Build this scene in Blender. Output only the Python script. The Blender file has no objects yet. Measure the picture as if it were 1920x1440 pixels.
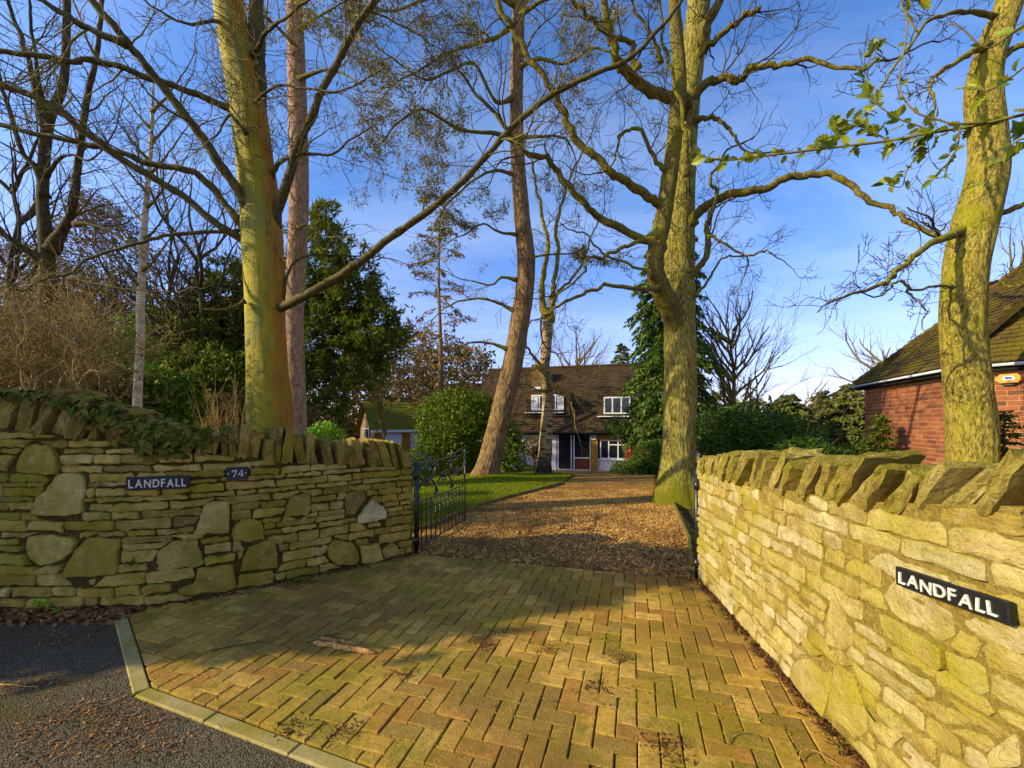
import bpy, math, random
import numpy as np
from mathutils import Vector, Matrix, noise as mnoise

S = bpy.context.scene
COL = S.collection
R = math.radians

# ------------------------------------------------------------------ camera, sky, sun, exposure
F = 780.0            # focal length in pixels of a 1920-pixel-wide frame
HZ = 795.0           # row of the horizon in that frame
EYE = 1.49           # camera height above the paving
cam_d = bpy.data.cameras.new('camera')
cam_d.sensor_width = 36.0
cam_d.lens = F / 1920 * 36
cam_d.shift_y = (HZ - 720) / 1920
cam_d.clip_start = 0.05
cam_d.clip_end = 3000
cam = bpy.data.objects.new('camera', cam_d)
COL.objects.link(cam)
cam.location = (0, 0, EYE)
cam.rotation_euler = (R(90), 0, 0)
S.camera = cam

SUN_EL, SUN_ROT = R(25), R(255)
sun_from = Vector((math.sin(SUN_ROT) * math.cos(SUN_EL), math.cos(SUN_ROT) * math.cos(SUN_EL), math.sin(SUN_EL)))
sl = bpy.data.lights.new('sun', 'SUN')
sl.energy = 3.0
sl.angle = R(0.5)
sl.color = (1.0, 0.885, 0.56)
sun = bpy.data.objects.new('sun', sl)
COL.objects.link(sun)
sun.rotation_euler = sun_from.to_track_quat('Z', 'Y').to_euler()
sun.location = (-30, -8, 20)

W = bpy.data.worlds.new('World')
S.world = W
W.use_nodes = True
wn = W.node_tree
bg = wn.nodes['Background']
sky = wn.nodes.new('ShaderNodeTexSky')
sky.sky_type = 'NISHITA'
sky.sun_disc = False
sky.sun_elevation = SUN_EL
sky.sun_rotation = SUN_ROT
sky.air_density = 1.0
sky.dust_density = 1.0
sky.ozone_density = 2.2
# thin streaks of high cloud, laid out on a flat layer high above the place
tc = wn.nodes.new('ShaderNodeTexCoord')
sep = wn.nodes.new('ShaderNodeSeparateXYZ')
wn.links.new(tc.outputs['Generated'], sep.inputs[0])
zc = wn.nodes.new('ShaderNodeMath'); zc.operation = 'MAXIMUM'; zc.inputs[1].default_value = 0.0
wn.links.new(sep.outputs[2], zc.inputs[0])
za = wn.nodes.new('ShaderNodeMath'); za.operation = 'ADD'; za.inputs[1].default_value = 0.16
wn.links.new(zc.outputs[0], za.inputs[0])
dv = wn.nodes.new('ShaderNodeVectorMath'); dv.operation = 'DIVIDE'
wn.links.new(tc.outputs['Generated'], dv.inputs[0])
cmb = wn.nodes.new('ShaderNodeCombineXYZ')
for i in range(3):
    wn.links.new(za.outputs[0], cmb.inputs[i])
wn.links.new(cmb.outputs[0], dv.inputs[1])
mp = wn.nodes.new('ShaderNodeMapping')
mp.inputs['Scale'].default_value = (0.55, 1.5, 0.0)
mp.inputs['Rotation'].default_value = (0, 0, R(-28))
wn.links.new(dv.outputs[0], mp.inputs[0])
cn = wn.nodes.new('ShaderNodeTexNoise')
cn.inputs['Scale'].default_value = 1.5
cn.inputs['Detail'].default_value = 9
cn.inputs['Roughness'].default_value = 0.6
cn.inputs['Distortion'].default_value = 0.5
wn.links.new(mp.outputs[0], cn.inputs['Vector'])
cr = wn.nodes.new('ShaderNodeValToRGB')
cr.color_ramp.elements[0].position = 0.40
cr.color_ramp.elements[0].color = (0, 0, 0, 1)
cr.color_ramp.elements[1].position = 0.92
cr.color_ramp.elements[1].color = (0.42, 0.42, 0.42, 1)
wn.links.new(cn.outputs['Fac'], cr.inputs[0])
cm = wn.nodes.new('ShaderNodeMixRGB')
cm.inputs[2].default_value = (3.3, 3.7, 4.3, 1)
wn.links.new(cr.outputs[0], cm.inputs[0])
tint = wn.nodes.new('ShaderNodeMixRGB'); tint.blend_type = 'MULTIPLY'; tint.inputs[0].default_value = 1
tint.inputs[2].default_value = (0.47, 0.68, 0.94, 1)
th_ = wn.nodes.new('ShaderNodeMapRange'); th_.inputs[1].default_value = 0.0; th_.inputs[2].default_value = 0.45; th_.inputs[3].default_value = 0.0; th_.inputs[4].default_value = 1.0
wn.links.new(sep.outputs[2], th_.inputs[0])
tm = wn.nodes.new('ShaderNodeMixRGB'); tm.inputs[1].default_value = (0.80, 0.66, 0.98, 1); tm.inputs[2].default_value = (0.42, 0.62, 0.91, 1)
wn.links.new(th_.outputs[0], tm.inputs[0]); wn.links.new(tm.outputs[0], tint.inputs[2])
wn.links.new(sky.outputs[0], tint.inputs[1])
wn.links.new(tint.outputs[0], cm.inputs[1])
wn.links.new(cm.outputs[0], bg.inputs[0])
bg.inputs[1].default_value = 0.15
S.view_settings.view_transform = 'Standard'
S.view_settings.look = 'None'
S.view_settings.gamma = 1
S.view_settings.use_curve_mapping = False
S.view_settings.exposure = 1.05
S.cycles.max_bounces = 6
S.cycles.transparent_max_bounces = 6

rng = np.random.default_rng(7)
rnd = random.Random(11)

# ------------------------------------------------------------------ helpers
def px(x, y, Y):
    """Point at distance Y ahead that lies on the line of sight through photograph pixel (x, y)."""
    return Vector(((x - 960) / F * Y, Y, EYE - (y - HZ) / F * Y))

def gp(x, y):
    Y = EYE * F / (y - HZ)
    return ((x - 960) / F * Y, Y)

def gz(x, y):
    """Height of the ground: level to the lawn, then falling towards the house."""
    t = y - 12.0
    d = 0.0 if t < -0.8 else (0.0964 * t if t > 0.8 else 0.0964 * (t + 0.8) ** 2 / 3.2)
    return -min(d, 1.25)

def srgb(r, g, b):
    f = lambda v: (v / 255 / 12.92) if v / 255 <= 0.04045 else ((v / 255 + 0.055) / 1.055) ** 2.4
    return (f(r), f(g), f(b), 1.0)

def tag(o, label=None, cat=None, group=None, kind=None):
    if label: o['label'] = label
    if cat: o['category'] = cat
    if group: o['group'] = group
    if kind: o['kind'] = kind
    return o

def empty(name, loc, label, cat, group=None):
    o = bpy.data.objects.new(name, None)
    COL.objects.link(o)
    o.location = loc
    o.empty_display_size = 0.1
    return tag(o, label, cat, group)

def mesh_np(name, v, f, smooth=False):
    """v (V,3) array, f (F,k) array or list of lists."""
    me = bpy.data.meshes.new(name)
    if isinstance(f, np.ndarray):
        k = f.shape[1]
        n = f.shape[0]
        me.vertices.add(len(v)); me.loops.add(n * k); me.polygons.add(n)
        me.vertices.foreach_set('co', np.asarray(v, dtype=np.float32).ravel())
        me.loops.foreach_set('vertex_index', f.astype(np.int32).ravel())
        me.polygons.foreach_set('loop_start', np.arange(0, n * k, k, dtype=np.int32))
        try:
            me.polygons.foreach_set('loop_total', np.full(n, k, dtype=np.int32))
        except Exception:
            pass
        me.update(calc_edges=True)
    else:
        me.from_pydata([tuple(p) for p in v], [], f)
        me.update()
    if smooth:
        me.polygons.foreach_set('use_smooth', np.ones(len(me.polygons), dtype=bool))
    return me

def link(name, me, mat, parent=None, loc=None, rot=None, scale=None):
    """Link a mesh as an object. With no loc the vertices are world coordinates."""
    o = bpy.data.objects.new(name, me)
    COL.objects.link(o)
    if mat is not None and len(me.materials) == 0:
        me.materials.append(mat)
    if parent is not None:
        o.parent = parent
        base = Vector((0, 0, 0))
        q = parent
        while q is not None:
            base += q.location
            q = q.parent
        o.location = (Vector(loc) if loc is not None else Vector((0, 0, 0))) - base
    elif loc is not None:
        o.location = loc
    if rot is not None: o.rotation_euler = rot
    if scale is not None: o.scale = scale
    return o

def wmesh(name, v, f, mat, parent=None, smooth=False):
    return link(name, mesh_np(name, v, f, smooth), mat, parent)

class MB:
    """Collects boxes, bars, prisms and tubes for one mesh."""
    def __init__(s): s.v, s.f = [], []
    def add(s, v, f):
        b = len(s.v)
        s.v += [tuple(p) for p in v]
        s.f += [[i + b for i in q] for q in f]
        return s
    def box(s, x0, x1, y0, y1, z0, z1):
        v = [(x, y, z) for z in (z0, z1) for y in (y0, y1) for x in (x0, x1)]
        return s.add(v, [[0, 2, 3, 1], [4, 5, 7, 6], [0, 1, 5, 4], [2, 6, 7, 3], [0, 4, 6, 2], [1, 3, 7, 5]])
    def bevbox(s, x0, x1, y0, y1, z0, z1, b=0.006):
        v = []
        for (z, i) in ((z0, 0), (z1 - b, 0), (z1, b)):
            v += [(x0 + i, y0 + i, z), (x1 - i, y0 + i, z), (x1 - i, y1 - i, z), (x0 + i, y1 - i, z)]
        f = [[3, 2, 1, 0], [8, 9, 10, 11]]
        for k in (0, 4):
            for i in range(4):
                j = (i + 1) % 4
                f.append([k + i, k + j, k + 4 + j, k + 4 + i])
        return s.add(v, f)
    def prism(s, poly, z0, z1, b=0.0):
        n = len(poly)
        cx = sum(p[0] for p in poly) / n; cy = sum(p[1] for p in poly) / n
        v = [(p[0], p[1], z0) for p in poly] + [(p[0], p[1], z1 - b) for p in poly]
        f = [list(range(n))[::-1]] + [[i, (i + 1) % n, n + (i + 1) % n, n + i] for i in range(n)]
        if b:
            for p in poly:
                d = math.hypot(p[0] - cx, p[1] - cy) + 1e-6
                k = max(0.0, 1 - 1.4 * b / d)
                v.append((cx + (p[0] - cx) * k, cy + (p[1] - cy) * k, z1))
            f += [[n + i, n + (i + 1) % n, 2 * n + (i + 1) % n, 2 * n + i] for i in range(n)]
            f.append([2 * n + i for i in range(n)])
        else:
            f.append([n + i for i in range(n)])
        return s.add(v, f)
    def tube(s, pts, rad, sides=8):
        v, f = tubes([(pts, rad if hasattr(rad, '__len__') else [rad] * len(pts))], sides)
        s.add(v.tolist(), f.tolist())
        b = len(s.v) - len(v)
        s.f.append([b + i for i in range(sides)][::-1])
        s.f.append([len(s.v) - sides + i for i in range(sides)])
        return s
    def xf(s, m):
        s.v = [tuple(m @ Vector(p)) for p in s.v]
        return s
    def mesh(s, name, smooth=False): return mesh_np(name, s.v, s.f, smooth)
    def build(s, name, mat, parent=None, smooth=False):
        return link(name, s.mesh(name, smooth), mat, parent)

def tubes(lines, sides=4):
    """Tubes round many polylines: list of (points, radii) -> vertices, quads. Lines of equal length are done together."""
    groups = {}
    for p, r in lines:
        groups.setdefault(len(p), []).append((p, r))
    V, Q, base = [], [], 0
    ang = np.arange(sides) / sides * 2 * np.pi
    ca, sa = np.cos(ang), np.sin(ang)
    for n, g in groups.items():
        P = np.array([[tuple(q) for q in p] for p, _ in g], dtype=np.float64)
        Rr = np.array([list(r) for _, r in g], dtype=np.float64)
        T = np.empty_like(P)
        T[:, 1:-1] = P[:, 2:] - P[:, :-2]
        T[:, 0] = P[:, 1] - P[:, 0]; T[:, -1] = P[:, -1] - P[:, -2]
        T /= np.linalg.norm(T, axis=2, keepdims=True) + 1e-9
        mean = P[:, -1] - P[:, 0]
        ref = np.zeros((len(g), 1, 3))
        ax = np.argmin(np.abs(mean), axis=1)
        ref[np.arange(len(g)), 0, ax] = 1
        U = np.cross(T, np.broadcast_to(ref, T.shape))
        U /= np.linalg.norm(U, axis=2, keepdims=True) + 1e-9
        Wv = np.cross(T, U)
        ring = P[:, :, None, :] + Rr[:, :, None, None] * (U[:, :, None, :] * ca[None, None, :, None] + Wv[:, :, None, :] * sa[None, None, :, None])
        V.append(ring.reshape(-1, 3))
        m = len(g)
        idx = base + np.arange(m * n * sides).reshape(m, n, sides)
        a = idx[:, :-1, :]; b = idx[:, 1:, :]
        q = np.stack([a, np.roll(a, -1, 2), np.roll(b, -1, 2), b], axis=-1)
        Q.append(q.reshape(-1, 4))
        base += m * n * sides
    return np.concatenate(V), np.concatenate(Q)

def catmull(pts, per=6):
    P = [np.array(p, dtype=float) for p in pts]
    P = [2 * P[0] - P[1]] + P + [2 * P[-1] - P[-2]]
    out = []
    for i in range(1, len(P) - 2):
        for k in range(per):
            t = k / per
            a, b, c, d = P[i - 1], P[i], P[i + 1], P[i + 2]
            out.append(0.5 * (2 * b + (c - a) * t + (2 * a - 5 * b + 4 * c - d) * t * t + (3 * b - a - 3 * c + d) * t ** 3))
    out.append(P[-2])
    return np.array(out)

def clip_half(poly, a, b):
    """Keep the part of poly left of the line a->b."""
    out = []
    side = lambda p: (b[0] - a[0]) * (p[1] - a[1]) - (b[1] - a[1]) * (p[0] - a[0])
    for i in range(len(poly)):
        p, q = poly[i], poly[(i + 1) % len(poly)]
        sp, sq = side(p), side(q)
        if sp >= 0: out.append(p)
        if sp * sq < 0:
            t = sp / (sp - sq)
            out.append((p[0] + (q[0] - p[0]) * t, p[1] + (q[1] - p[1]) * t))
    return out

def area(poly):
    return 0.5 * abs(sum(poly[i][0] * poly[(i + 1) % len(poly)][1] - poly[(i + 1) % len(poly)][0] * poly[i][1] for i in range(len(poly))))

def inpoly(p, poly):
    x, y = p; c = False; j = len(poly) - 1
    for i in range(len(poly)):
        xi, yi = poly[i]; xj, yj = poly[j]
        if (yi > y) != (yj > y) and x < (xj - xi) * (y - yi) / (yj - yi) + xi: c = not c
        j = i
    return c

def inpoly_np(X, Y, poly):
    c = np.zeros(X.shape, bool); j = len(poly) - 1
    for i in range(len(poly)):
        xi, yi = poly[i]; xj, yj = poly[j]
        c ^= ((yi > Y) != (yj > Y)) & (X < (xj - xi) * (Y - yi) / (yj - yi + 1e-12) + xi)
        j = i
    return c

# ------------------------------------------------------------------ materials
class NT:
    def __init__(s, name, rough=0.8, spec=0.3):
        s.m = bpy.data.materials.new(name); s.m.use_nodes = True
        s.t = s.m.node_tree
        s.b = s.t.nodes['Principled BSDF']
        s.b.inputs['Roughness'].default_value = rough
        s.b.inputs['Specular IOR Level'].default_value = spec
        s.pos = s.n('ShaderNodeNewGeometry')
    def n(s, t): return s.t.nodes.new(t)
    def set(s, sock, v):
        if v is None: return
        if hasattr(v, 'is_linked') or hasattr(v, 'links'): s.t.links.new(v, sock)
        else: sock.default_value = v
    def P(s, sx=1, sy=1, sz=1, obj=False):
        m = s.n('ShaderNodeMapping'); m.inputs['Scale'].default_value = (sx, sy, sz)
        if obj:
            tcn = s.n('ShaderNodeTexCoord'); s.t.links.new(tcn.outputs['Object'], m.inputs[0])
        else:
            s.t.links.new(s.pos.outputs['Position'], m.inputs[0])
        return m.outputs[0]
    def noise(s, scale, detail=5, rough=0.55, vec=None, dist=0.0):
        n = s.n('ShaderNodeTexNoise')
        n.inputs['Scale'].default_value = scale; n.inputs['Detail'].default_value = detail
        n.inputs['Roughness'].default_value = rough; n.inputs['Distortion'].default_value = dist
        s.set(n.inputs['Vector'], vec if vec is not None else s.pos.outputs['Position'])
        return n.outputs['Fac']
    def vor(s, scale, feature='F1', vec=None, out='Distance'):
        n = s.n('ShaderNodeTexVoronoi'); n.feature = feature
        n.inputs['Scale'].default_value = scale
        s.set(n.inputs['Vector'], vec if vec is not None else s.pos.outputs['Position'])
        return n.outputs[out]
    def ramp(s, fac, stops, interp='LINEAR'):
        n = s.n('ShaderNodeValToRGB'); e = n.color_ramp.elements
        n.color_ramp.interpolation = interp
        while len(e) < len(stops): e.new(0.5)
        for i, (p, c) in enumerate(stops):
            e[i].position = p
            e[i].color = c if hasattr(c, '__len__') else (c, c, c, 1)
        s.set(n.inputs[0], fac)
        return n.outputs[0]
    def mix(s, fac, a, b, mode='MIX'):
        n = s.n('ShaderNodeMixRGB'); n.blend_type = mode
        s.set(n.inputs[0], fac); s.set(n.inputs[1], a); s.set(n.inputs[2], b)
        return n.outputs[0]
    def math(s, op, a, b=None):
        n = s.n('ShaderNodeMath'); n.operation = op
        s.set(n.inputs[0], a); s.set(n.inputs[1], b)
        return n.outputs[0]
    def rand(s):
        """0..1, different for each object and for each loose piece of a joined mesh."""
        o = s.n('ShaderNodeObjectInfo')
        return s.math('FRACT', s.math('ADD', o.outputs['Random'], s.pos.outputs['Random Per Island']))
    def up(s, lo=0.2, hi=0.8):
        sp = s.n('ShaderNodeSeparateXYZ'); s.t.links.new(s.pos.outputs['Normal'], sp.inputs[0])
        return s.ramp(sp.outputs[2], [(lo, 0.0), (hi, 1.0)])
    def xyz(s, what='Position', i=2):
        sp = s.n('ShaderNodeSeparateXYZ'); s.t.links.new(s.pos.outputs[what], sp.inputs[0])
        return sp.outputs[i]
    def maprange(s, v, a, b, c=0.0, d=1.0):
        n = s.n('ShaderNodeMapRange'); s.set(n.inputs[0], v)
        for i, q in enumerate((a, b, c, d)): n.inputs[i + 1].default_value = q
        return n.outputs[0]
    def col(s, c): s.set(s.b.inputs['Base Color'], c); return s
    def bump(s, h, strength=0.5, dist=0.02):
        n = s.n('ShaderNodeBump'); n.inputs['Strength'].default_value = strength; n.inputs['Distance'].default_value = dist
        s.set(n.inputs['Height'], h); s.t.links.new(n.outputs[0], s.b.inputs['Normal'])
        return s
    def translucent(s, color, fac=0.3):
        tr = s.n('ShaderNodeBsdfTranslucent'); s.set(tr.inputs[0], color)
        mx = s.n('ShaderNodeMixShader'); mx.inputs[0].default_value = fac
        s.t.links.new(s.b.outputs[0], mx.inputs[1]); s.t.links.new(tr.outputs[0], mx.inputs[2])
        out = [q for q in s.t.nodes if q.type == 'OUTPUT_MATERIAL'][0]
        s.t.links.new(mx.outputs[0], out.inputs[0])
        return s

def m_stone(name, pal, moss, mossamt, dark=1.0):
    k = NT(name, 0.92, 0.15)
    base = k.ramp(k.rand(), [(i / (len(pal) - 1), c) for i, c in enumerate(pal)])
    n1 = k.noise(9, 8, 0.65)
    c = k.mix(k.ramp(n1, [(0.36, 0.0), (0.66, 0.8)]), base, k.mix(1, base, (0.5, 0.42, 0.3, 1), 'MULTIPLY'))
    lich = k.noise(19, 6, 0.72)
    c = k.mix(k.ramp(lich, [(0.56, 0.0), (0.70, 0.6)]), c, srgb(206, 192, 140))
    big = k.noise(2.6, 6, 0.6)
    c = k.mix(k.ramp(big, [(0.52 - mossamt, 0.0), (0.75 - mossamt, 0.8)]), c, moss)
    c = k.mix(k.math('MULTIPLY', k.up(0.25, 0.85), k.ramp(k.noise(14, 5), [(0.35, 0.0), (0.6, 0.85)])), c, moss)
    spots = k.noise(90, 3, 0.6)
    c = k.mix(k.ramp(spots, [(0.25, 0.55), (0.42, 0.0)]), c, srgb(46, 40, 26))
    h = k.math('ADD', k.math('MULTIPLY', n1, 1.0), k.math('MULTIPLY', k.noise(55, 5, 0.7), 0.55))
    k.col(c).bump(h, 1.0, 0.034)
    return k.m

def m_simple(name, c, rough=0.7, spec=0.3, var=0.25, scale=20, bumpd=0.0, metallic=0.0):
    k = NT(name, rough, spec)
    n = k.noise(scale, 5, 0.6)
    k.col(k.mix(k.ramp(n, [(0.3, 0.0), (0.7, 1.0)]), tuple(v * (1 - var) for v in c[:3]) + (1,), tuple(min(1, v * (1 + var)) for v in c[:3]) + (1,)))
    k.b.inputs['Metallic'].default_value = metallic
    if bumpd: k.bump(n, 0.5, bumpd)
    return k.m

def m_leaf(name, cols, rough=0.5, tr=0.25, spec=0.4, patch=None):
    k = NT(name, rough, spec)
    c = k.ramp(k.rand(), [(i / (len(cols) - 1), q) for i, q in enumerate(cols)])
    if patch is not None:
        c = k.mix(k.ramp(k.noise(patch[0], 3), [(0.45, 0.0), (0.68, 0.75)]), c, patch[1])
    k.col(c)
    if tr: k.translucent(c, tr)
    return k.m

def m_bark(name, ca, cb, sx=18, sz=2.2, bump=0.03, moss=None, mossamt=0.0, low=None, rough=0.9, strength=0.9):
    k = NT(name, rough, 0.15)
    v = k.P(sx, sx, sz)
    n1 = k.noise(1.0, 7, 0.68, v, 0.6)
    n2 = k.noise(3.1, 4, 0.6, v)
    c = k.mix(k.ramp(n1, [(0.40, 0.0), (0.57, 1.0)]), ca, cb)
    if moss is not None:
        c = k.mix(k.ramp(k.noise(2.2, 5, 0.6), [(0.55 - mossamt, 0.0), (0.72 - mossamt, 0.85)]), c, moss)
        c = k.mix(k.math('MULTIPLY', k.up(0.3, 0.9), 0.7), c, moss)
    if low is not None:   # moss or dirt round the foot
        z = k.math('ADD', k.xyz(), k.math('MULTIPLY', k.noise(5, 4), 0.5))
        c = k.mix(k.maprange(z, low[1], low[2], 0.9, 0.0), c, low[0])
    h = k.math('ADD', n1, k.math('MULTIPLY', n2, 0.4))
    k.col(c).bump(h, strength, bump)
    return k.m

MAT = {}
moss = srgb(104, 102, 24)
stone_pal = [srgb(214, 180, 84), srgb(174, 148, 62), srgb(220, 190, 100), srgb(190, 166, 94), srgb(160, 134, 52), srgb(226, 198, 116), srgb(200, 160, 66), srgb(148, 130, 72)]
MAT['stone'] = m_stone('stone', stone_pal, srgb(138, 130, 22), 0.08)
stone_pal_r = [srgb(212, 192, 120), srgb(200, 174, 92), srgb(224, 206, 156), srgb(206, 184, 108), srgb(188, 162, 76), srgb(218, 200, 146), srgb(182, 162, 92)]
MAT['stone_sunlit'] = m_stone('stone_sunlit', stone_pal_r, srgb(172, 156, 28), 0.06)  # same stone as the left wall, its sunlit paleness put into the palette
MAT['coping'] = m_stone('coping', [srgb(182, 152, 70), srgb(148, 124, 56), srgb(200, 168, 88)], srgb(150, 130, 20), 0.06)
MAT['coping_sunlit'] = m_stone('coping_sunlit', [srgb(188, 166, 82), srgb(162, 142, 66), srgb(204, 182, 106)], srgb(126, 118, 14), 0.10)  # right-hand copy of the coping stone, colours lightened as if by sun
def m_mortar(name, a, b, c3):
    k = NT(name, 0.95, 0.1)
    n = k.noise(12, 8, 0.7)
    c = k.mix(k.ramp(n, [(0.3, 0.0), (0.7, 1.0)]), a, b)
    c = k.mix(k.ramp(k.noise(3, 4), [(0.5, 0.0), (0.7, 0.7)]), c, c3)
    c = k.mix(k.ramp(k.noise(38, 6, 0.75), [(0.42, 0.0), (0.62, 0.7)]), c, tuple(v * 0.55 for v in a[:3]) + (1,))
    c = k.mix(k.ramp(k.noise(24, 6, 0.75), [(0.56, 0.0), (0.70, 0.6)]), c, tuple(min(1, v * 1.5) for v in b[:3]) + (1,))
    k.col(c).bump(k.math('ADD', n, k.noise(48, 6, 0.7)), 1.0, 0.03)
    return k.m
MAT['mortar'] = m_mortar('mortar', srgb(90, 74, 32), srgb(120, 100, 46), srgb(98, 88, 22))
MAT['mortar_sunlit'] = m_mortar('mortar_sunlit', srgb(176, 146, 62), srgb(202, 174, 92), srgb(156, 134, 36))  # mortar copy for the right wall, sunlight worked into its colours

def m_paver():
    k = NT('paver', 0.9, 0.2)
    base = k.ramp(k.rand(), [(0, srgb(180, 140, 54)), (0.2, srgb(212, 164, 68)), (0.4, srgb(156, 122, 54)), (0.6, srgb(220, 176, 84)), (0.8, srgb(182, 126, 52)), (1, srgb(146, 118, 52))])
    n1 = k.noise(16, 7, 0.7)
    c = k.mix(k.ramp(n1, [(0.42, 0.0), (0.75, 0.5)]), base, srgb(128, 92, 34))
    c = k.mix(k.ramp(k.noise(1.5, 6, 0.6), [(0.46, 0.0), (0.62, 0.75)]), c, srgb(138, 126, 16))
    c = k.mix(k.ramp(k.noise(7, 5, 0.6), [(0.54, 0.0), (0.68, 0.65)]), c, srgb(112, 108, 14))
    sp = k.noise(150, 2, 0.5)
    c = k.mix(k.ramp(sp, [(0.62, 0.0), (0.72, 0.8)]), c, srgb(206, 182, 116))
    c = k.mix(k.ramp(sp, [(0.26, 0.7), (0.36, 0.0)]), c, srgb(62, 48, 26))
    c = k.mix(k.ramp(k.noise(42, 6, 0.75), [(0.48, 0.0), (0.66, 0.5)]), c, srgb(110, 80, 28))
    c = k.mix(k.ramp(k.noise(0.8, 5, 0.6), [(0.47, 0.0), (0.6, 0.6)]), c, srgb(122, 88, 44))
    k.col(c).bump(k.math('ADD', n1, k.noise(110, 4, 0.7)), 0.9, 0.01)
    return k.m
MAT['paver'] = m_paver()
MAT['joint'] = m_mortar('joint_moss', srgb(62, 50, 16), srgb(92, 80, 20), srgb(98, 92, 14))
def m_kerb():
    k = NT('kerb_concrete', 0.85, 0.2)
    n = k.noise(8, 7, 0.65)
    c = k.mix(k.ramp(n, [(0.35, 0.0), (0.7, 1.0)]), srgb(150, 132, 78), srgb(174, 154, 96))
    c = k.mix(k.ramp(k.noise(3.2, 5), [(0.48, 0.0), (0.64, 0.75)]), c, srgb(138, 120, 26))
    c = k.mix(k.ramp(k.noise(70, 2), [(0.28, 0.6), (0.38, 0.0)]), c, srgb(70, 62, 40))
    k.col(c).bump(k.noise(90, 4), 0.4, 0.005)
    return k.m
MAT['kerb'] = m_kerb()
def m_asphalt():
    k = NT('asphalt', 0.9, 0.12)
    d = k.vor(130)
    n = k.noise(130, 3, 0.6)
    c = k.ramp(k.vor(130, out='Color'), [(0.0, srgb(92, 80, 62)), (0.5, srgb(118, 104, 82)), (0.9, srgb(148, 132, 106))])
    c = k.mix(k.ramp(d, [(0.3, 0.0), (0.8, 0.7)]), c, srgb(46, 41, 34))
    c = k.mix(k.ramp(k.noise(1.6, 6, 0.65), [(0.46, 0.0), (0.7, 0.75)]), c, srgb(90, 80, 26))
    c = k.mix(k.ramp(k.noise(3.5, 6, 0.65), [(0.58, 0.0), (0.75, 0.55)]), c, srgb(84, 60, 36))
    k.col(c).bump(k.math('SUBTRACT', n, k.math('MULTIPLY', d, 1.5)), 0.9, 0.012)
    return k.m
MAT['asphalt'] = m_asphalt()
def m_ground(name, a, b, c3, scale=14, bumpd=0.03):
    k = NT(name, 0.95, 0.1)
    n = k.noise(scale, 8, 0.72)
    c = k.mix(k.ramp(n, [(0.32, 0.0), (0.68, 1.0)]), a, b)
    c = k.mix(k.ramp(k.noise(0.9, 5), [(0.48, 0.0), (0.66, 0.7)]), c, c3)
    k.col(c).bump(n, 0.8, bumpd)
    return k.m
MAT['soil'] = m_ground('soil', srgb(58, 40, 22), srgb(110, 78, 42), srgb(78, 70, 28))
MAT['gravel_bed'] = m_ground('gravel_bed', srgb(120, 82, 36), srgb(190, 138, 68), srgb(158, 110, 50), 45, 0.02)
MAT['lawn_bed'] = m_ground('lawn_bed', srgb(86, 104, 16), srgb(128, 132, 26), srgb(142, 126, 36), 30, 0.02)
MAT['grass'] = m_leaf('grass_blade', [srgb(92, 116, 12), srgb(132, 146, 18), srgb(164, 160, 34), srgb(112, 128, 16)], 0.7, 0.3, 0.2)
MAT['chip'] = m_leaf('gravel_chip', [srgb(196, 140, 60), srgb(230, 180, 94), srgb(152, 102, 44), srgb(240, 200, 124), srgb(208, 150, 68), srgb(122, 84, 42)], 0.85, 0.0, 0.15, (1.3, srgb(112, 74, 38)))
MAT['litter'] = m_leaf('dead_leaf', [srgb(120, 78, 36), srgb(156, 100, 50), srgb(84, 50, 28), srgb(182, 132, 76), srgb(122, 78, 40)], 0.8, 0.12, 0.2)
MAT['debris'] = m_leaf('dark_debris', [srgb(70, 44, 24), srgb(104, 66, 36), srgb(46, 30, 18), srgb(140, 100, 58)], 0.9, 0.0, 0.1)
MAT['iron'] = m_simple('black_iron', srgb(26, 25, 26), 0.38, 0.6, 0.4, 60, 0.002)
MAT['steel'] = m_simple('worn_iron', srgb(88, 74, 62), 0.5, 0.5, 0.4, 60, 0.002)
MAT['board'] = m_simple('sign_black', srgb(24, 22, 21), 0.45, 0.5, 0.5, 45, 0.003)
MAT['letter'] = m_simple('sign_white', srgb(208, 202, 182), 0.7, 0.2, 0.2, 55)
MAT['slate'] = m_simple('sign_slate', srgb(34, 38, 44), 0.5, 0.4, 0.15, 30)
MAT['white'] = m_simple('white_paint', srgb(226, 224, 220), 0.5, 0.4, 0.05, 8)
MAT['render'] = m_simple('white_render', srgb(222, 220, 216), 0.85, 0.2, 0.06, 3, 0.004)
MAT['curtain'] = m_simple('curtain', srgb(206, 206, 204), 0.9, 0.1, 0.1, 10)
MAT['wood'] = m_bark('weathered_wood', srgb(112, 88, 44), srgb(142, 116, 62), 6, 6, 0.006, srgb(104, 100, 30), 0.05)
MAT['splint'] = m_bark('split_wood', srgb(206, 160, 92), srgb(150, 104, 54), 60, 60, 0.004)
MAT['door_wood'] = m_simple('door_wood', srgb(112, 52, 22), 0.45, 0.4, 0.25, 6)
MAT['buff'] = m_simple('buff_brick', srgb(168, 124, 48), 0.85, 0.2, 0.2, 12, 0.004)
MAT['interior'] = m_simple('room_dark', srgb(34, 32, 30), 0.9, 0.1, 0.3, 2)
k = NT('window_glass', 0.06, 0.6); k.col(srgb(26, 32, 38)); MAT['glass'] = k.m
MAT['plastic_y'] = m_simple('yellow_plastic', srgb(222, 150, 30), 0.4, 0.4, 0.08, 10)
MAT['plastic_w'] = m_simple('white_plastic', srgb(214, 218, 224), 0.4, 0.4, 0.08, 10)
MAT['plastic_b'] = m_simple('blue_print', srgb(46, 84, 150), 0.4, 0.4, 0.08, 10)
MAT['plastic_r'] = m_simple('red_plastic', srgb(160, 46, 30), 0.4, 0.4, 0.08, 10)
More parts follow.
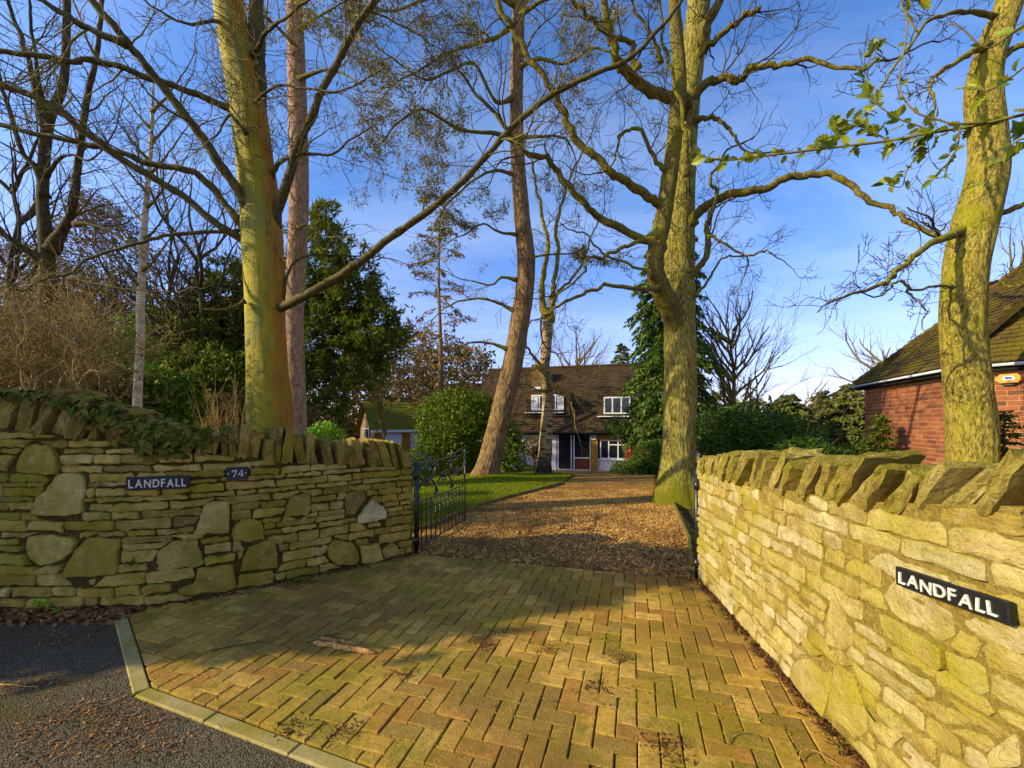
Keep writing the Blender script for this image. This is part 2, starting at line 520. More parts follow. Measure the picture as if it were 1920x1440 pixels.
def m_brick():
    k = NT('red_brick', 0.88, 0.2)
    c = k.ramp(k.rand(), [(0, srgb(142, 82, 54)), (0.35, srgb(160, 96, 62)), (0.6, srgb(122, 68, 48)), (0.8, srgb(172, 110, 74)), (1, srgb(100, 62, 48))])
    c = k.mix(k.ramp(k.noise(25, 5), [(0.45, 0.0), (0.75, 0.5)]), c, srgb(92, 52, 36))
    k.col(c).bump(k.noise(70, 5), 0.5, 0.005)
    return k.m
MAT['brick'] = m_brick()
MAT['brick_mortar'] = m_simple('brick_mortar', srgb(196, 152, 104), 0.95, 0.1, 0.15, 20, 0.004)
def m_tile(name, a, b, mossc, amt):
    k = NT(name, 0.9, 0.15)
    c = k.ramp(k.rand(), [(0, a), (0.5, b), (1, tuple(v * 0.75 for v in a[:3]) + (1,))])
    c = k.mix(k.ramp(k.noise(1.7, 6, 0.65), [(0.5 - amt, 0.0), (0.72 - amt, 0.9)]), c, mossc)
    c = k.mix(k.ramp(k.noise(14, 5, 0.7), [(0.5, 0.0), (0.7, 0.5)]), c, mossc)
    k.col(c).bump(k.noise(40, 5, 0.7), 0.7, 0.02)
    return k.m
MAT['tile'] = m_tile('mossy_tile', srgb(82, 62, 38), srgb(102, 78, 46), srgb(104, 94, 16), 0.12)
MAT['tile_brown'] = m_tile('brown_tile', srgb(64, 46, 34), srgb(84, 62, 42), srgb(78, 68, 18), 0.0)
MAT['tile_moss'] = m_tile('garage_tile', srgb(88, 78, 34), srgb(104, 92, 40), srgb(112, 112, 20), 0.25)
# bark
def m_beech():
    k = NT('beech_bark', 0.75, 0.25)
    v = k.P(6, 6, 1.6)
    n1 = k.noise(1.0, 6, 0.6, v)
    c = k.mix(k.ramp(n1, [(0.35, 0.0), (0.65, 1.0)]), srgb(188, 164, 24), srgb(160, 146, 36))
    c = k.mix(k.ramp(k.noise(1.4, 6, 0.6, k.P(2.2, 2.2, 0.7)), [(0.48, 0.0), (0.6, 0.75)]), c, srgb(140, 134, 60))
    # orange algae on the side away from the road
    nx = k.math('ADD', k.xyz('Normal', 0), k.math('MULTIPLY', k.noise(3.0, 6, 0.65, k.P(1.6, 1.6, 0.7)), 1.1))
    c = k.mix(k.maprange(nx, 1.06, 1.42, 0.0, 0.8), c, srgb(186, 112, 12))
    c = k.mix(k.ramp(k.noise(60, 3), [(0.66, 0.0), (0.74, 0.5)]), c, srgb(196, 186, 140))
    lines = k.noise(1.0, 3, 0.5, k.P(3, 3, 60))
    c = k.mix(k.ramp(lines, [(0.62, 0.0), (0.72, 0.3)]), c, srgb(70, 62, 28))
    st_ = k.noise(1.0, 6, 0.7, k.P(22, 22, 1.6))
    c = k.mix(k.ramp(st_, [(0.5, 0.0), (0.66, 0.6)]), c, srgb(92, 86, 36))
    c = k.mix(k.ramp(k.noise(12, 7, 0.75), [(0.52, 0.0), (0.68, 0.55)]), c, srgb(104, 92, 34))
    wr = k.noise(1.0, 4, 0.6, k.P(4, 4, 26))
    k.col(c).bump(k.math('ADD', k.math('ADD', st_, k.math('MULTIPLY', wr, 0.6)), k.noise(30, 6, 0.7)), 0.8, 0.025)
    return k.m
MAT['beech'] = m_beech()
MAT['beech_limb'] = m_bark('beech_limb', srgb(104, 92, 44), srgb(72, 62, 32), 18, 16, 0.02, srgb(104, 98, 26), 0.0, rough=0.75, strength=0.4)
MAT['oak'] = m_bark('oak_bark', srgb(100, 88, 34), srgb(196, 178, 86), 44, 9.0, 0.06, srgb(156, 150, 30), -0.01, (srgb(122, 118, 12), 0.40, 0.95), strength=1.0)
MAT['oak_limb'] = m_bark('oak_limb', srgb(78, 68, 28), srgb(134, 118, 54), 30, 18, 0.03, srgb(136, 130, 22), 0.08)
MAT['dark_limb'] = m_bark('dark_limb', srgb(56, 48, 28), srgb(96, 82, 48), 24, 12, 0.02, srgb(92, 88, 22), -0.02)
MAT['ash'] = m_bark('rugged_bark', srgb(106, 92, 32), srgb(186, 164, 70), 36, 12, 0.05, srgb(150, 144, 24), 0.06)
MAT['pine'] = m_bark('pine_bark', srgb(92, 68, 40), srgb(164, 130, 86), 26, 5, 0.06)
MAT['pine_up'] = m_bark('pine_bark_high', srgb(134, 98, 68), srgb(184, 146, 108), 18, 7, 0.03)
def m_birch():
    k = NT('birch_bark', 0.7, 0.25)
    v = k.P(5, 5, 14)
    n1 = k.noise(1.0, 5, 0.6, v)
    c = k.mix(k.ramp(k.noise(3, 4), [(0.4, 0.0), (0.65, 1.0)]), srgb(186, 154, 104), srgb(140, 112, 70))
    c = k.mix(k.ramp(n1, [(0.51, 0.0), (0.58, 0.95)]), c, srgb(52, 40, 28))
    z = k.math('ADD', k.xyz(), k.math('MULTIPLY', k.noise(6, 4), 0.8))
    c = k.mix(k.maprange(z, 0.6, 1.25, 0.95, 0.0), c, srgb(38, 28, 22))
    k.col(c).bump(k.noise(30, 5), 0.6, 0.015)
    return k.m
MAT['birch'] = m_birch()
MAT['birch_white'] = m_bark('birch_white', srgb(226, 206, 168), srgb(186, 160, 118), 5, 9, 0.01, srgb(60, 48, 34), -0.08)
MAT['twig'] = m_simple('twig', srgb(116, 100, 46), 0.8, 0.2, 0.35, 3)
MAT['twig_dark'] = m_simple('twig_dark', srgb(78, 64, 36), 0.8, 0.2, 0.35, 3)
MAT['twig_red'] = m_simple('twig_red', srgb(160, 132, 72), 0.8, 0.2, 0.3, 3)
MAT['twig_far'] = m_simple('twig_far', srgb(122, 104, 70), 0.85, 0.15, 0.3, 1)
MAT['stem'] = m_bark('shrub_stem', srgb(84, 64, 38), srgb(126, 100, 60), 20, 8, 0.01)
# leaves
MAT['yew'] = m_leaf('yew_leaf', [srgb(80, 94, 24), srgb(112, 122, 34), srgb(90, 102, 28), srgb(142, 142, 48)], 0.8, 0.3, 0.1)
MAT['holly'] = m_leaf('holly_leaf', [srgb(112, 130, 22), srgb(158, 162, 34), srgb(84, 108, 24), srgb(178, 174, 44), srgb(98, 118, 24)], 0.4, 0.42, 0.35)
MAT['ivy'] = m_leaf('ivy_leaf', [srgb(66, 74, 18), srgb(92, 98, 28), srgb(50, 60, 14), srgb(116, 114, 40), srgb(120, 92, 40)], 0.8, 0.12, 0.05)
MAT['laurel'] = m_leaf('laurel_leaf', [srgb(70, 104, 18), srgb(104, 136, 26), srgb(44, 76, 16), srgb(150, 168, 44)], 0.6, 0.3, 0.2)
MAT['rhodo'] = m_leaf('rhododendron_leaf', [srgb(78, 104, 18), srgb(118, 138, 24), srgb(56, 82, 18), srgb(150, 158, 34)], 0.65, 0.25, 0.2)
MAT['cypress'] = m_leaf('cypress_spray', [srgb(58, 86, 16), srgb(86, 114, 22), srgb(42, 68, 16), srgb(116, 134, 32)], 0.6, 0.2, 0.3)
MAT['pineleaf'] = m_leaf('pine_needles', [srgb(112, 108, 36), srgb(142, 130, 50), srgb(90, 92, 32), srgb(160, 136, 62)], 0.6, 0.2, 0.3)
MAT['larch'] = m_leaf('brown_needles', [srgb(150, 112, 52), srgb(120, 88, 40), srgb(104, 98, 44), srgb(172, 132, 66)], 0.7, 0.2, 0.2)
MAT['brownleaf'] = m_leaf('dry_twig_tips', [srgb(128, 104, 58), srgb(102, 86, 46), srgb(150, 122, 70), srgb(92, 84, 40)], 0.8, 0.2, 0.15)
MAT['farleaf'] = m_leaf('far_leaf', [srgb(92, 100, 36), srgb(118, 118, 48), srgb(70, 84, 30), srgb(138, 128, 60)], 0.7, 0.2, 0.2)
MAT['redleaf'] = m_leaf('red_leaf', [srgb(190, 96, 52), srgb(150, 70, 40), srgb(206, 124, 72)], 0.6, 0.3, 0.3)
MAT['weed'] = m_leaf('weed_leaf', [srgb(122, 168, 30), srgb(150, 186, 50), srgb(98, 140, 24)], 0.5, 0.35, 0.3)
# ------------------------------------------------------------------ ground, road, drive, lawn
def sheet(name, xs, ys, zf, mat, keep=None, smooth=True):
    xs, ys = np.asarray(xs, float), np.asarray(ys, float)
    X, Y = np.meshgrid(xs, ys)
    Z = np.vectorize(zf)(X, Y)
    v = np.stack([X, Y, Z], -1).reshape(-1, 3)
    ny, nx = X.shape
    i = np.arange(ny * nx).reshape(ny, nx)
    f = np.stack([i[:-1, :-1], i[:-1, 1:], i[1:, 1:], i[1:, :-1]], -1).reshape(-1, 4)
    if keep is not None:
        c = v[f].mean(1)
        f = f[inpoly_np(c[:, 0], c[:, 1], keep)]
        used = np.unique(f); re = np.zeros(len(v), int); re[used] = np.arange(len(used))
        v, f = v[used], re[f]
    return tag(wmesh(name, v, f, mat, None, smooth), kind='structure')

far = [-700, -300, -120, -60, -30, -20, -15, -12]
sheet('ground', far + list(np.arange(-10, 10.1, 0.5)) + [12, 15, 20, 30, 60, 120, 300, 700],
      [-60, -20, -10, -5] + list(np.arange(-2, 30.1, 0.5)) + [35, 45, 60, 100, 200, 400, 900],
      lambda x, y: gz(x, y) - 0.05, MAT['soil'])

GA = Vector((0.960, -0.279))      # along the gate line
GV = Vector((0.279, 0.960))       # into the drive
KO = [(-3.14, 3.27), (-2.08, 2.285), (-0.953, 1.859), (2.2, 0.64)]    # outer edge of the kerb
gate_l, gate_r = (-1.13, 4.80), (1.84, 3.96)                            # far edge of the paving
v_road = [(-60, -15), (60, -15), (60, -2.2)] + [KO[3], KO[2], KO[1], KO[0], (-3.3, 3.5), (-60, 3.5)]
rb = MB(); rb.add([(x, y, -0.009) for x, y in v_road], [list(range(len(v_road)))])
tag(rb.build('road', MAT['asphalt']), kind='structure')

drive_poly = [gate_l, gate_r, (1.95, 4.2), (2.55, 5.85), gp(1262, 941), (3.6, 10.5), (5.0, 14.5), (6.0, 23.5), (-1.5, 23.5), (-4.5, 20), (-2.2, 15.5),
              (0.2, 13.9), (1.9, 12.9), (1.75, 12.0), gp(1055, 908), gp(1000, 922), gp(900, 950), gp(855, 968), gp(800, 990), (-1.5, 5.6), (-1.3, 4.9)]
sheet('gravel_drive', np.arange(-5, 7, 0.12), np.arange(3.9, 23.6, 0.12), lambda x, y: gz(x, y) - 0.006 + 0.012 * mnoise.noise((x * 1.3, y * 1.3, 0)), MAT['gravel_bed'], drive_poly)
lawn_poly = [(-1.5, 5.7), gp(800, 989), gp(855, 967), gp(900, 949), gp(1000, 921), gp(1055, 907), (1.75, 12.0), (1.9, 12.9), (0.2, 13.9), (-2.2, 15.5), (-9, 15.5), (-9, 5.7)]
def lawn_z(x, y):
    return gz(x, y) + 0.012 + 0.02 * mnoise.noise((x * 0.8, y * 0.8, 3)) + 0.10 * math.exp(-((x + 0.5) ** 2 + (y - 11.4) ** 2) / 0.9) + 0.05 * math.exp(-((x - 0.97) ** 2 + (y - 12.1) ** 2) / 0.5)
sheet('lawn', np.arange(-9, 2.2, 0.12), np.arange(5.6, 15.6, 0.12), lawn_z, MAT['lawn_bed'], lawn_poly)

# grass: short blades over the visible lawn
def rand_in(poly, n, xr, yr):
    X = rng.uniform(*xr, n); Y = rng.uniform(*yr, n)
    k = inpoly_np(X, Y, poly)
    return X[k], Y[k]
def blades(name, X, Y, Z, h, w, mat, parent=None, lean=0.5):
    n = len(X)
    a = rng.uniform(0, 2 * np.pi, n); hh = h * rng.uniform(0.5, 1.3, n); ln = hh * rng.uniform(0, lean, n)
    dx, dy = np.cos(a), np.sin(a)
    P = np.stack([X, Y, Z], -1)
    side = np.stack([-dy, dx, np.zeros(n)], -1) * (w / 2)
    tip = P + np.stack([dx * ln, dy * ln, hh], -1)
    v = np.stack([P - side, P + side, tip], 1).reshape(-1, 3)
    f = np.arange(3 * n).reshape(n, 3)
    return wmesh(name, v, f, mat, parent)
X, Y = rand_in(lawn_poly, 190000, (-5.0, 1.95), (5.6, 13.9))
k = rng.uniform(0, 1, len(X)) < np.clip(9 / Y ** 0.9 / 1.1, 0.3, 1)
X, Y = X[k], Y[k]
Z = np.array([lawn_z(x, y) for x, y in zip(X, Y)])
tag(blades('grass', X, Y, Z, 0.045, 0.011, MAT['grass']), 'short mown grass on the lawn beside the gravel drive', 'grass', kind='stuff')

def scraps(name, X, Y, Z, size, mat, tilt=0.5, aspect=0.55, parent=None, kind='stuff'):
    """Flat loose pieces (leaves, stone chips) lying at random angles."""
    n = len(X); a = rng.uniform(0, 2 * np.pi, n); s = size * rng.uniform(0.5, 1.4, n)
    t = rng.normal(0, tilt, n); t2 = rng.normal(0, tilt, n)
    ax = np.stack([np.cos(a), np.sin(a), np.sin(t)], -1) * (s / 2)[:, None]
    bx = np.stack([-np.sin(a), np.cos(a), np.sin(t2)], -1) * (s * aspect / 2)[:, None]
    P = np.stack([X, Y, Z + s * 0.18], -1)
    v = np.stack([P - ax, P + bx * 1.0 - ax * 0.1, P + ax, P - bx + ax * 0.15], 1).reshape(-1, 3)
    return wmesh(name, v, np.arange(4 * n).reshape(n, 4), mat, parent)
X, Y = rand_in(drive_poly, 170000, (-1.8, 3.8), (3.9, 9.5))
Xb, Yb = rand_in(drive_poly, 26000, (-2.0, 6.0), (9.5, 18))
X, Y = np.concatenate([X, Xb]), np.concatenate([Y, Yb])
Z = np.array([gz(x, y) for x, y in zip(X, Y)])
tag(scraps('gravel', X, Y, Z, 0.021, MAT['chip']), 'loose brown gravel and leaf scraps covering the drive', 'gravel', kind='stuff')
X, Y = rand_in(drive_poly, 9000, (-1.8, 3.2), (3.9, 7.2))
k = rng.uniform(0, 1, len(X)) < np.clip((6.2 - Y) / 2.0, 0.08, 1)
tag(scraps('dead_leaves', X[k], Y[k], np.zeros(k.sum()), 0.045, MAT['litter'], 0.45, 0.6), 'fallen brown leaves on the gravel just inside the gates', 'leaves', kind='stuff')

# ------------------------------------------------------------------ block paving
pave = tag(rb.__class__().add([(x, y, -0.014) for x, y in [KO[0], KO[1], KO[2], KO[3], (2.6, 1.0), gate_r, gate_l, (-1.6, 4.75), (-3.3, 3.6)]], [list(range(9))]).build('driveway_paving', MAT['joint']), kind='structure')
PU = 0.1
ORG = Vector((0.2336, 2.164))
def cell(u, v): return ORG + GA * (u * PU) + GV * (v * PU)
kin = []
for a, b in zip(KO[:-1], KO[1:]):
    d = Vector((b[0] - a[0], b[1] - a[1])).normalized(); nrm = Vector((-d.y, d.x)) * 0.082
    kin.append(((a[0] + nrm.x, a[1] + nrm.y), (b[0] + nrm.x, b[1] + nrm.y)))
pav_mesh = {}
for o in 'HV':
    for q in range(3):
        w, h = (0.196, 0.096) if o == 'H' else (0.0935, 0.196)
        m = MB().bevbox(-w / 2, w / 2, -h / 2, h / 2, -0.03, 0, 0.005)
        pav_mesh[o, q] = m.mesh('paver')
        pav_mesh[o, q].materials.append(MAT['paver'])
found = []
for a in range(-60, 61):
    for b in range(-40, 41):
        u0, v0 = a + 2 * b, a - 2 * b
        for o, (u, v, w, h) in (('H', (u0, v0, 2, 1)), ('V', (u0 + 2, v0 - 1, 1, 2))):
            c = cell(u + w / 2, v + h / 2)
            if not (-3.4 < c.x < 2.5 and 0.85 < c.y < 4.9): continue
            # behind the walls nothing is laid
            if c.x < -1.0 and c.y > 4.9 + (c.x + 1.13) * 0.72: continue
            if c.x > 1.87 + 0.1 * (c.y - 3.8) and c.y > 1.0: continue
            g = 0.03
            quad = [cell(u + g, v + g), cell(u + w - g, v + g), cell(u + w - g, v + h - g), cell(u + g, v + h - g)]
            quad = [(q.x, q.y) for q in quad]
            full = area(quad); cut = quad
            for (p, q) in (kin[0], kin[1], kin[2], (gate_r, gate_l)):
                cut = clip_half(cut, p, q)
                if len(cut) < 3: break
            if len(cut) < 3 or area(cut) < 0.0012: continue
            X_ = 960 + F * c.x / c.y; Y_ = HZ + F * EYE / c.y
            seen = -40 < X_ < 1960 and Y_ < 1480
            found.append((-(area(cut) / c.y ** 3) if seen else 1, o, c, cut, area(cut) < full * 0.99))
found.sort(key=lambda t: t[0])
rest = MB()
for i, (key, o, c, cut, iscut) in enumerate(found):
    z = rnd.gauss(0, 0.0024) + 0.006 * mnoise.noise((c.x * 1.2, c.y * 1.2, 1))
    if i < 300 and key < 0:
        tilt = (rnd.gauss(0, 0.014), rnd.gauss(0, 0.014), math.atan2(GA.y, GA.x) + rnd.gauss(0, 0.006))
        if iscut:
            loc = [(p[0] - c.x, p[1] - c.y) for p in cut]
            m = MB().prism(loc, -0.03, 0, 0.005).mesh('paver')
            link('paver', m, MAT['paver'], pave, (c.x, c.y, z))
        else:
            link('paver', pav_mesh[o, i % 3], None, pave, (c.x, c.y, z), tilt)
    else:
        rest.prism(cut, z - 0.03, z, 0.005)
tag(rest.build('paver_field', MAT['paver'], pave), kind='stuff')
print('pavers', len(found))
# kerb: concrete edging stones
def kerb_stone(a, b, w=0.075):
    d = Vector((b[0] - a[0], b[1] - a[1])); L = d.length; d.normalize()
    m = MB().bevbox(0.003, L - 0.003, 0, w, -0.12, 0.004, 0.007)
    link('kerb_stone', m.mesh('kerb_stone'), MAT['kerb'], pave, (a[0], a[1], 0), (0, rnd.gauss(0, 0.006), math.atan2(d.y, d.x)))
def lerp(a, b, t): return (a[0] + (b[0] - a[0]) * t, a[1] + (b[1] - a[1]) * t)
k01 = [KO[0], lerp(KO[0], KO[1], 0.36), lerp(KO[0], KO[1], 0.985)]
for a, b in zip(k01[:-1], k01[1:]): kerb_stone(a, b)
dir2 = Vector((KO[3][0] - KO[1][0], KO[3][1] - KO[1][1]))
nk = 8
for i in range(nk):
    kerb_stone(lerp(KO[1], KO[3], (i + (0.012 if i == 0 else 0)) / nk), lerp(KO[1], KO[3], (i + 1) / nk))

# ------------------------------------------------------------------ stone walls
class Wall:
    def __init__(s, pts, tops, copes):
        c = catmull(pts, 24)
        d = np.concatenate([[0], np.cumsum(np.linalg.norm(np.diff(c, axis=0), axis=1))])
        s.L = d[-1]; s.s = np.linspace(0, s.L, 600)
        s.x = np.interp(s.s, d, c[:, 0]); s.y = np.interp(s.s, d, c[:, 1])
        tx, ty = np.gradient(s.x), np.gradient(s.y); l = np.hypot(tx, ty)
        s.tx, s.ty = tx / l, ty / l
        s.px = 960 + F * s.x / np.maximum(s.y, 0.15)
        s.tops, s.copes = tops, copes
    def P(s, q, h, d=0.0):
        x = np.interp(q, s.s, s.x); y = np.interp(q, s.s, s.y); tx = np.interp(q, s.s, s.tx); ty = np.interp(q, s.s, s.ty)
        return np.stack([x + ty * d, y - tx * d, h + 0 * x], -1)
    def T(s, q): return float(np.interp(q, s.s, s.tx)), float(np.interp(q, s.s, s.ty))
    def at(s, x, y):
        """wall coordinates (along, up) of a photograph pixel"""
        q = float(np.interp(x, s.px, s.s)); Y = float(np.interp(q, s.s, s.y))
        return q, EYE - (y - HZ) / F * Y
    def line(s, q, tab):
        x = float(np.interp(q, s.s, s.px)); Y = float(np.interp(q, s.s, s.y))
        yy = np.interp(x, [t[0] for t in tab], [t[1] for t in tab])
        return EYE - (yy - HZ) / F * Y
    def top(s, q): return s.line(q, s.copes)       # where the coping begins
    def cap(s, q): return s.line(q, s.tops)        # top of the coping

LW = Wall([(-9.0, 3.30), (-6.5, 3.34), (-4.15, 3.37), (-3.1, 3.40), (-2.6, 3.63), (-1.92, 4.15), (-1.45, 4.56), (-1.15, 4.80)],
          [(-900, 700), (0, 738), (120, 748), (250, 785), (330, 800), (420, 800), (520, 806), (620, 818), (700, 825), (790, 838)],
          [(-900, 780), (0, 806), (120, 818), (250, 832), (330, 846), (460, 858), (560, 870), (650, 872), (790, 876)])
RW = Wall([(1.80, 4.02), (1.73, 3.35), (1.645, 2.61), (1.575, 2.0), (1.545, 1.6), (1.56, 1.25), (1.66, 0.92), (1.95, 0.55), (2.5, 0.25), (3.6, 0.05), (6.0, 0.0)],
          [(1300, 850), (1400, 842), (1500, 850), (1600, 848), (1700, 850), (1780, 846), (1840, 832), (1920, 842), (2300, 846), (9000, 850)],
          [(1300, 884), (1350, 894), (1400, 906), (1450, 918), (1550, 936), (1650, 946), (1750, 950), (1850, 952), (1920, 958), (2600, 1000), (9000, 1000)])

def wall_body(name, w, mat, thick, label, cat):
    n = 160
    q = np.linspace(0, w.L, n)
    tops = np.array([w.top(t) + 0.01 for t in q])
    rows = 26
    V = []
    for j in range(rows):
        h = -0.15 + (tops + 0.15) * j / (rows - 1)
        v = w.P(q, h)
        nz = np.array([0.008 * mnoise.fractal((p[0] * 9, p[1] * 9, p[2] * 9), 1.0, 2.0, 3) for p in v])
        v = w.P(q, h, nz)
        V.append(v)
    for d in (-thick,):
        V.append(w.P(q, tops, d)); V.append(w.P(q, np.full(n, -0.15), d))
    V = np.stack(V)
    i = np.arange(V.shape[0] * n).reshape(V.shape[0], n)
    f = np.stack([i[:-1, :-1], i[:-1, 1:], i[1:, 1:], i[1:, :-1]], -1).reshape(-1, 4)
    b = len(V.reshape(-1, 3))
    # end faces: extra ring of quads between the front columns and the back
    caps = []
    for e in (0, n - 1):
        back_t, back_b = i[rows, e], i[rows + 1, e]
        caps.append([i[0, e]] + [i[j, e] for j in range(1, rows)] + [back_t, back_b])
    o = wmesh(name, V.reshape(-1, 3), f.tolist() + [[int(t) for t in c] for c in caps], mat, None, False)
    return tag(o, label, cat)

def fit_poly(poly, step=0.05, lim=16):
    P = [np.array(p, float) for p in poly]
    out = []
    for i in range(len(P)):       # cut the corners
        a, b, c = P[i - 1], P[i], P[(i + 1) % len(P)]
        ra = min(0.3, 0.012 / (np.linalg.norm(b - a) + 1e-6)); rc = min(0.3, 0.012 / (np.linalg.norm(c - b) + 1e-6))
        out += [b + (a - b) * ra, b + (c - b) * rc]
    res = []
    tot = sum(np.linalg.norm(out[i] - out[i - 1]) for i in range(len(out)))
    st = max(step, tot / lim)
    for i in range(len(out)):
        a, b = out[i], out[(i + 1) % len(out)]
        m = max(1, int(np.linalg.norm(b - a) / st + 0.5))
        for k in range(m): res.append(a + (b - a) * k / m)
    return np.array(res)

pend = []
def set_stones(parent, joined_mat):
    """The 300 stones that show largest become objects; the rest are joined."""
    pend.sort(key=lambda t: -t[0])
    rest = MB(); k = 0
    for key, V, f, mat, name, par in pend:
        if k < 298 and key > 0:
            link(name, mesh_np(name, V - V[-1], f, False), mat, par, Vector(V[-1])); k += 1
        else:
            rest.add(V.tolist(), f)
    if rest.v: tag(rest.build('stonework', joined_mat, parent), kind='stuff')
    pend.clear()
    return k

def stone(w, poly, prot, parent, mat, seed, name='stone', rough=0.005):
    p = fit_poly(poly)
    c = p.mean(0); n = len(p)
    r = random.Random(seed)
    p = p + np.array([[r.gauss(0, rough), r.gauss(0, rough)] for _ in range(n)])
    size = np.sqrt(area([tuple(t) for t in p]) + 1e-6)
    d = np.linalg.norm(p - c, axis=1, keepdims=True) + 1e-6
    rings, dep = [], []
    tilt = (r.gauss(0, 0.05), r.gauss(0, 0.06))
    def dd(q, base, amp): return base + (q[:, 0] - c[0]) * tilt[0] + (q[:, 1] - c[1]) * tilt[1] + np.array([amp * 1.8 * mnoise.noise((a_ * 8, b_ * 11, seed * 0.7)) for a_, b_ in q])
    for inset, base, amp in ((0.0, -0.012, 0.0), (0.002, prot * 0.55, 0.002), (0.011, prot * 0.95, 0.003)):
        q = c + (p - c) * np.clip(1 - inset / d, 0.15, 1)
        rings.append(q); dep.append(dd(q, base, amp) if amp else np.full(n, base))
    q = c + (p - c) * 0.5
    rings.append(q); dep.append(dd(q, prot * 1.1, 0.004 + 0.012 * min(size, 0.35)))
    V = [w.P(a[:, 0], a[:, 1], b) for a, b in zip(rings, dep)]
    V.append(w.P(np.array([c[0]]), np.array([c[1]]), np.array([prot * 1.15])))
    V = np.concatenate(V)
    f = []
    for k in range(3):
        for i in range(n):
            j = (i + 1) % n
            f.append([k * n + i, k * n + j, k * n + n + j, k * n + n + i])
    for i in range(n): f.append([3 * n + i, 3 * n + (i + 1) % n, 4 * n])
    x_, y_ = V[-1][0], V[-1][1]
    xp = 960 + F * x_ / max(y_, 0.1)
    pend.append((size ** 2 / max(y_, 0.3) ** 2 if (-10 < xp < 1930 and y_ > 0.3) else 0.0, V, f, mat, name, parent))

def poly_px(w, pts, ox, oy, sc): return [w.at(ox + x / sc, oy + y / sc) for x, y in pts]
def shrink(poly, g):
    P = np.array(poly); c = P.mean(0); d = np.linalg.norm(P - c, axis=1, keepdims=True)
    return [tuple(t) for t in c + (P - c) * (1 - g / d)]

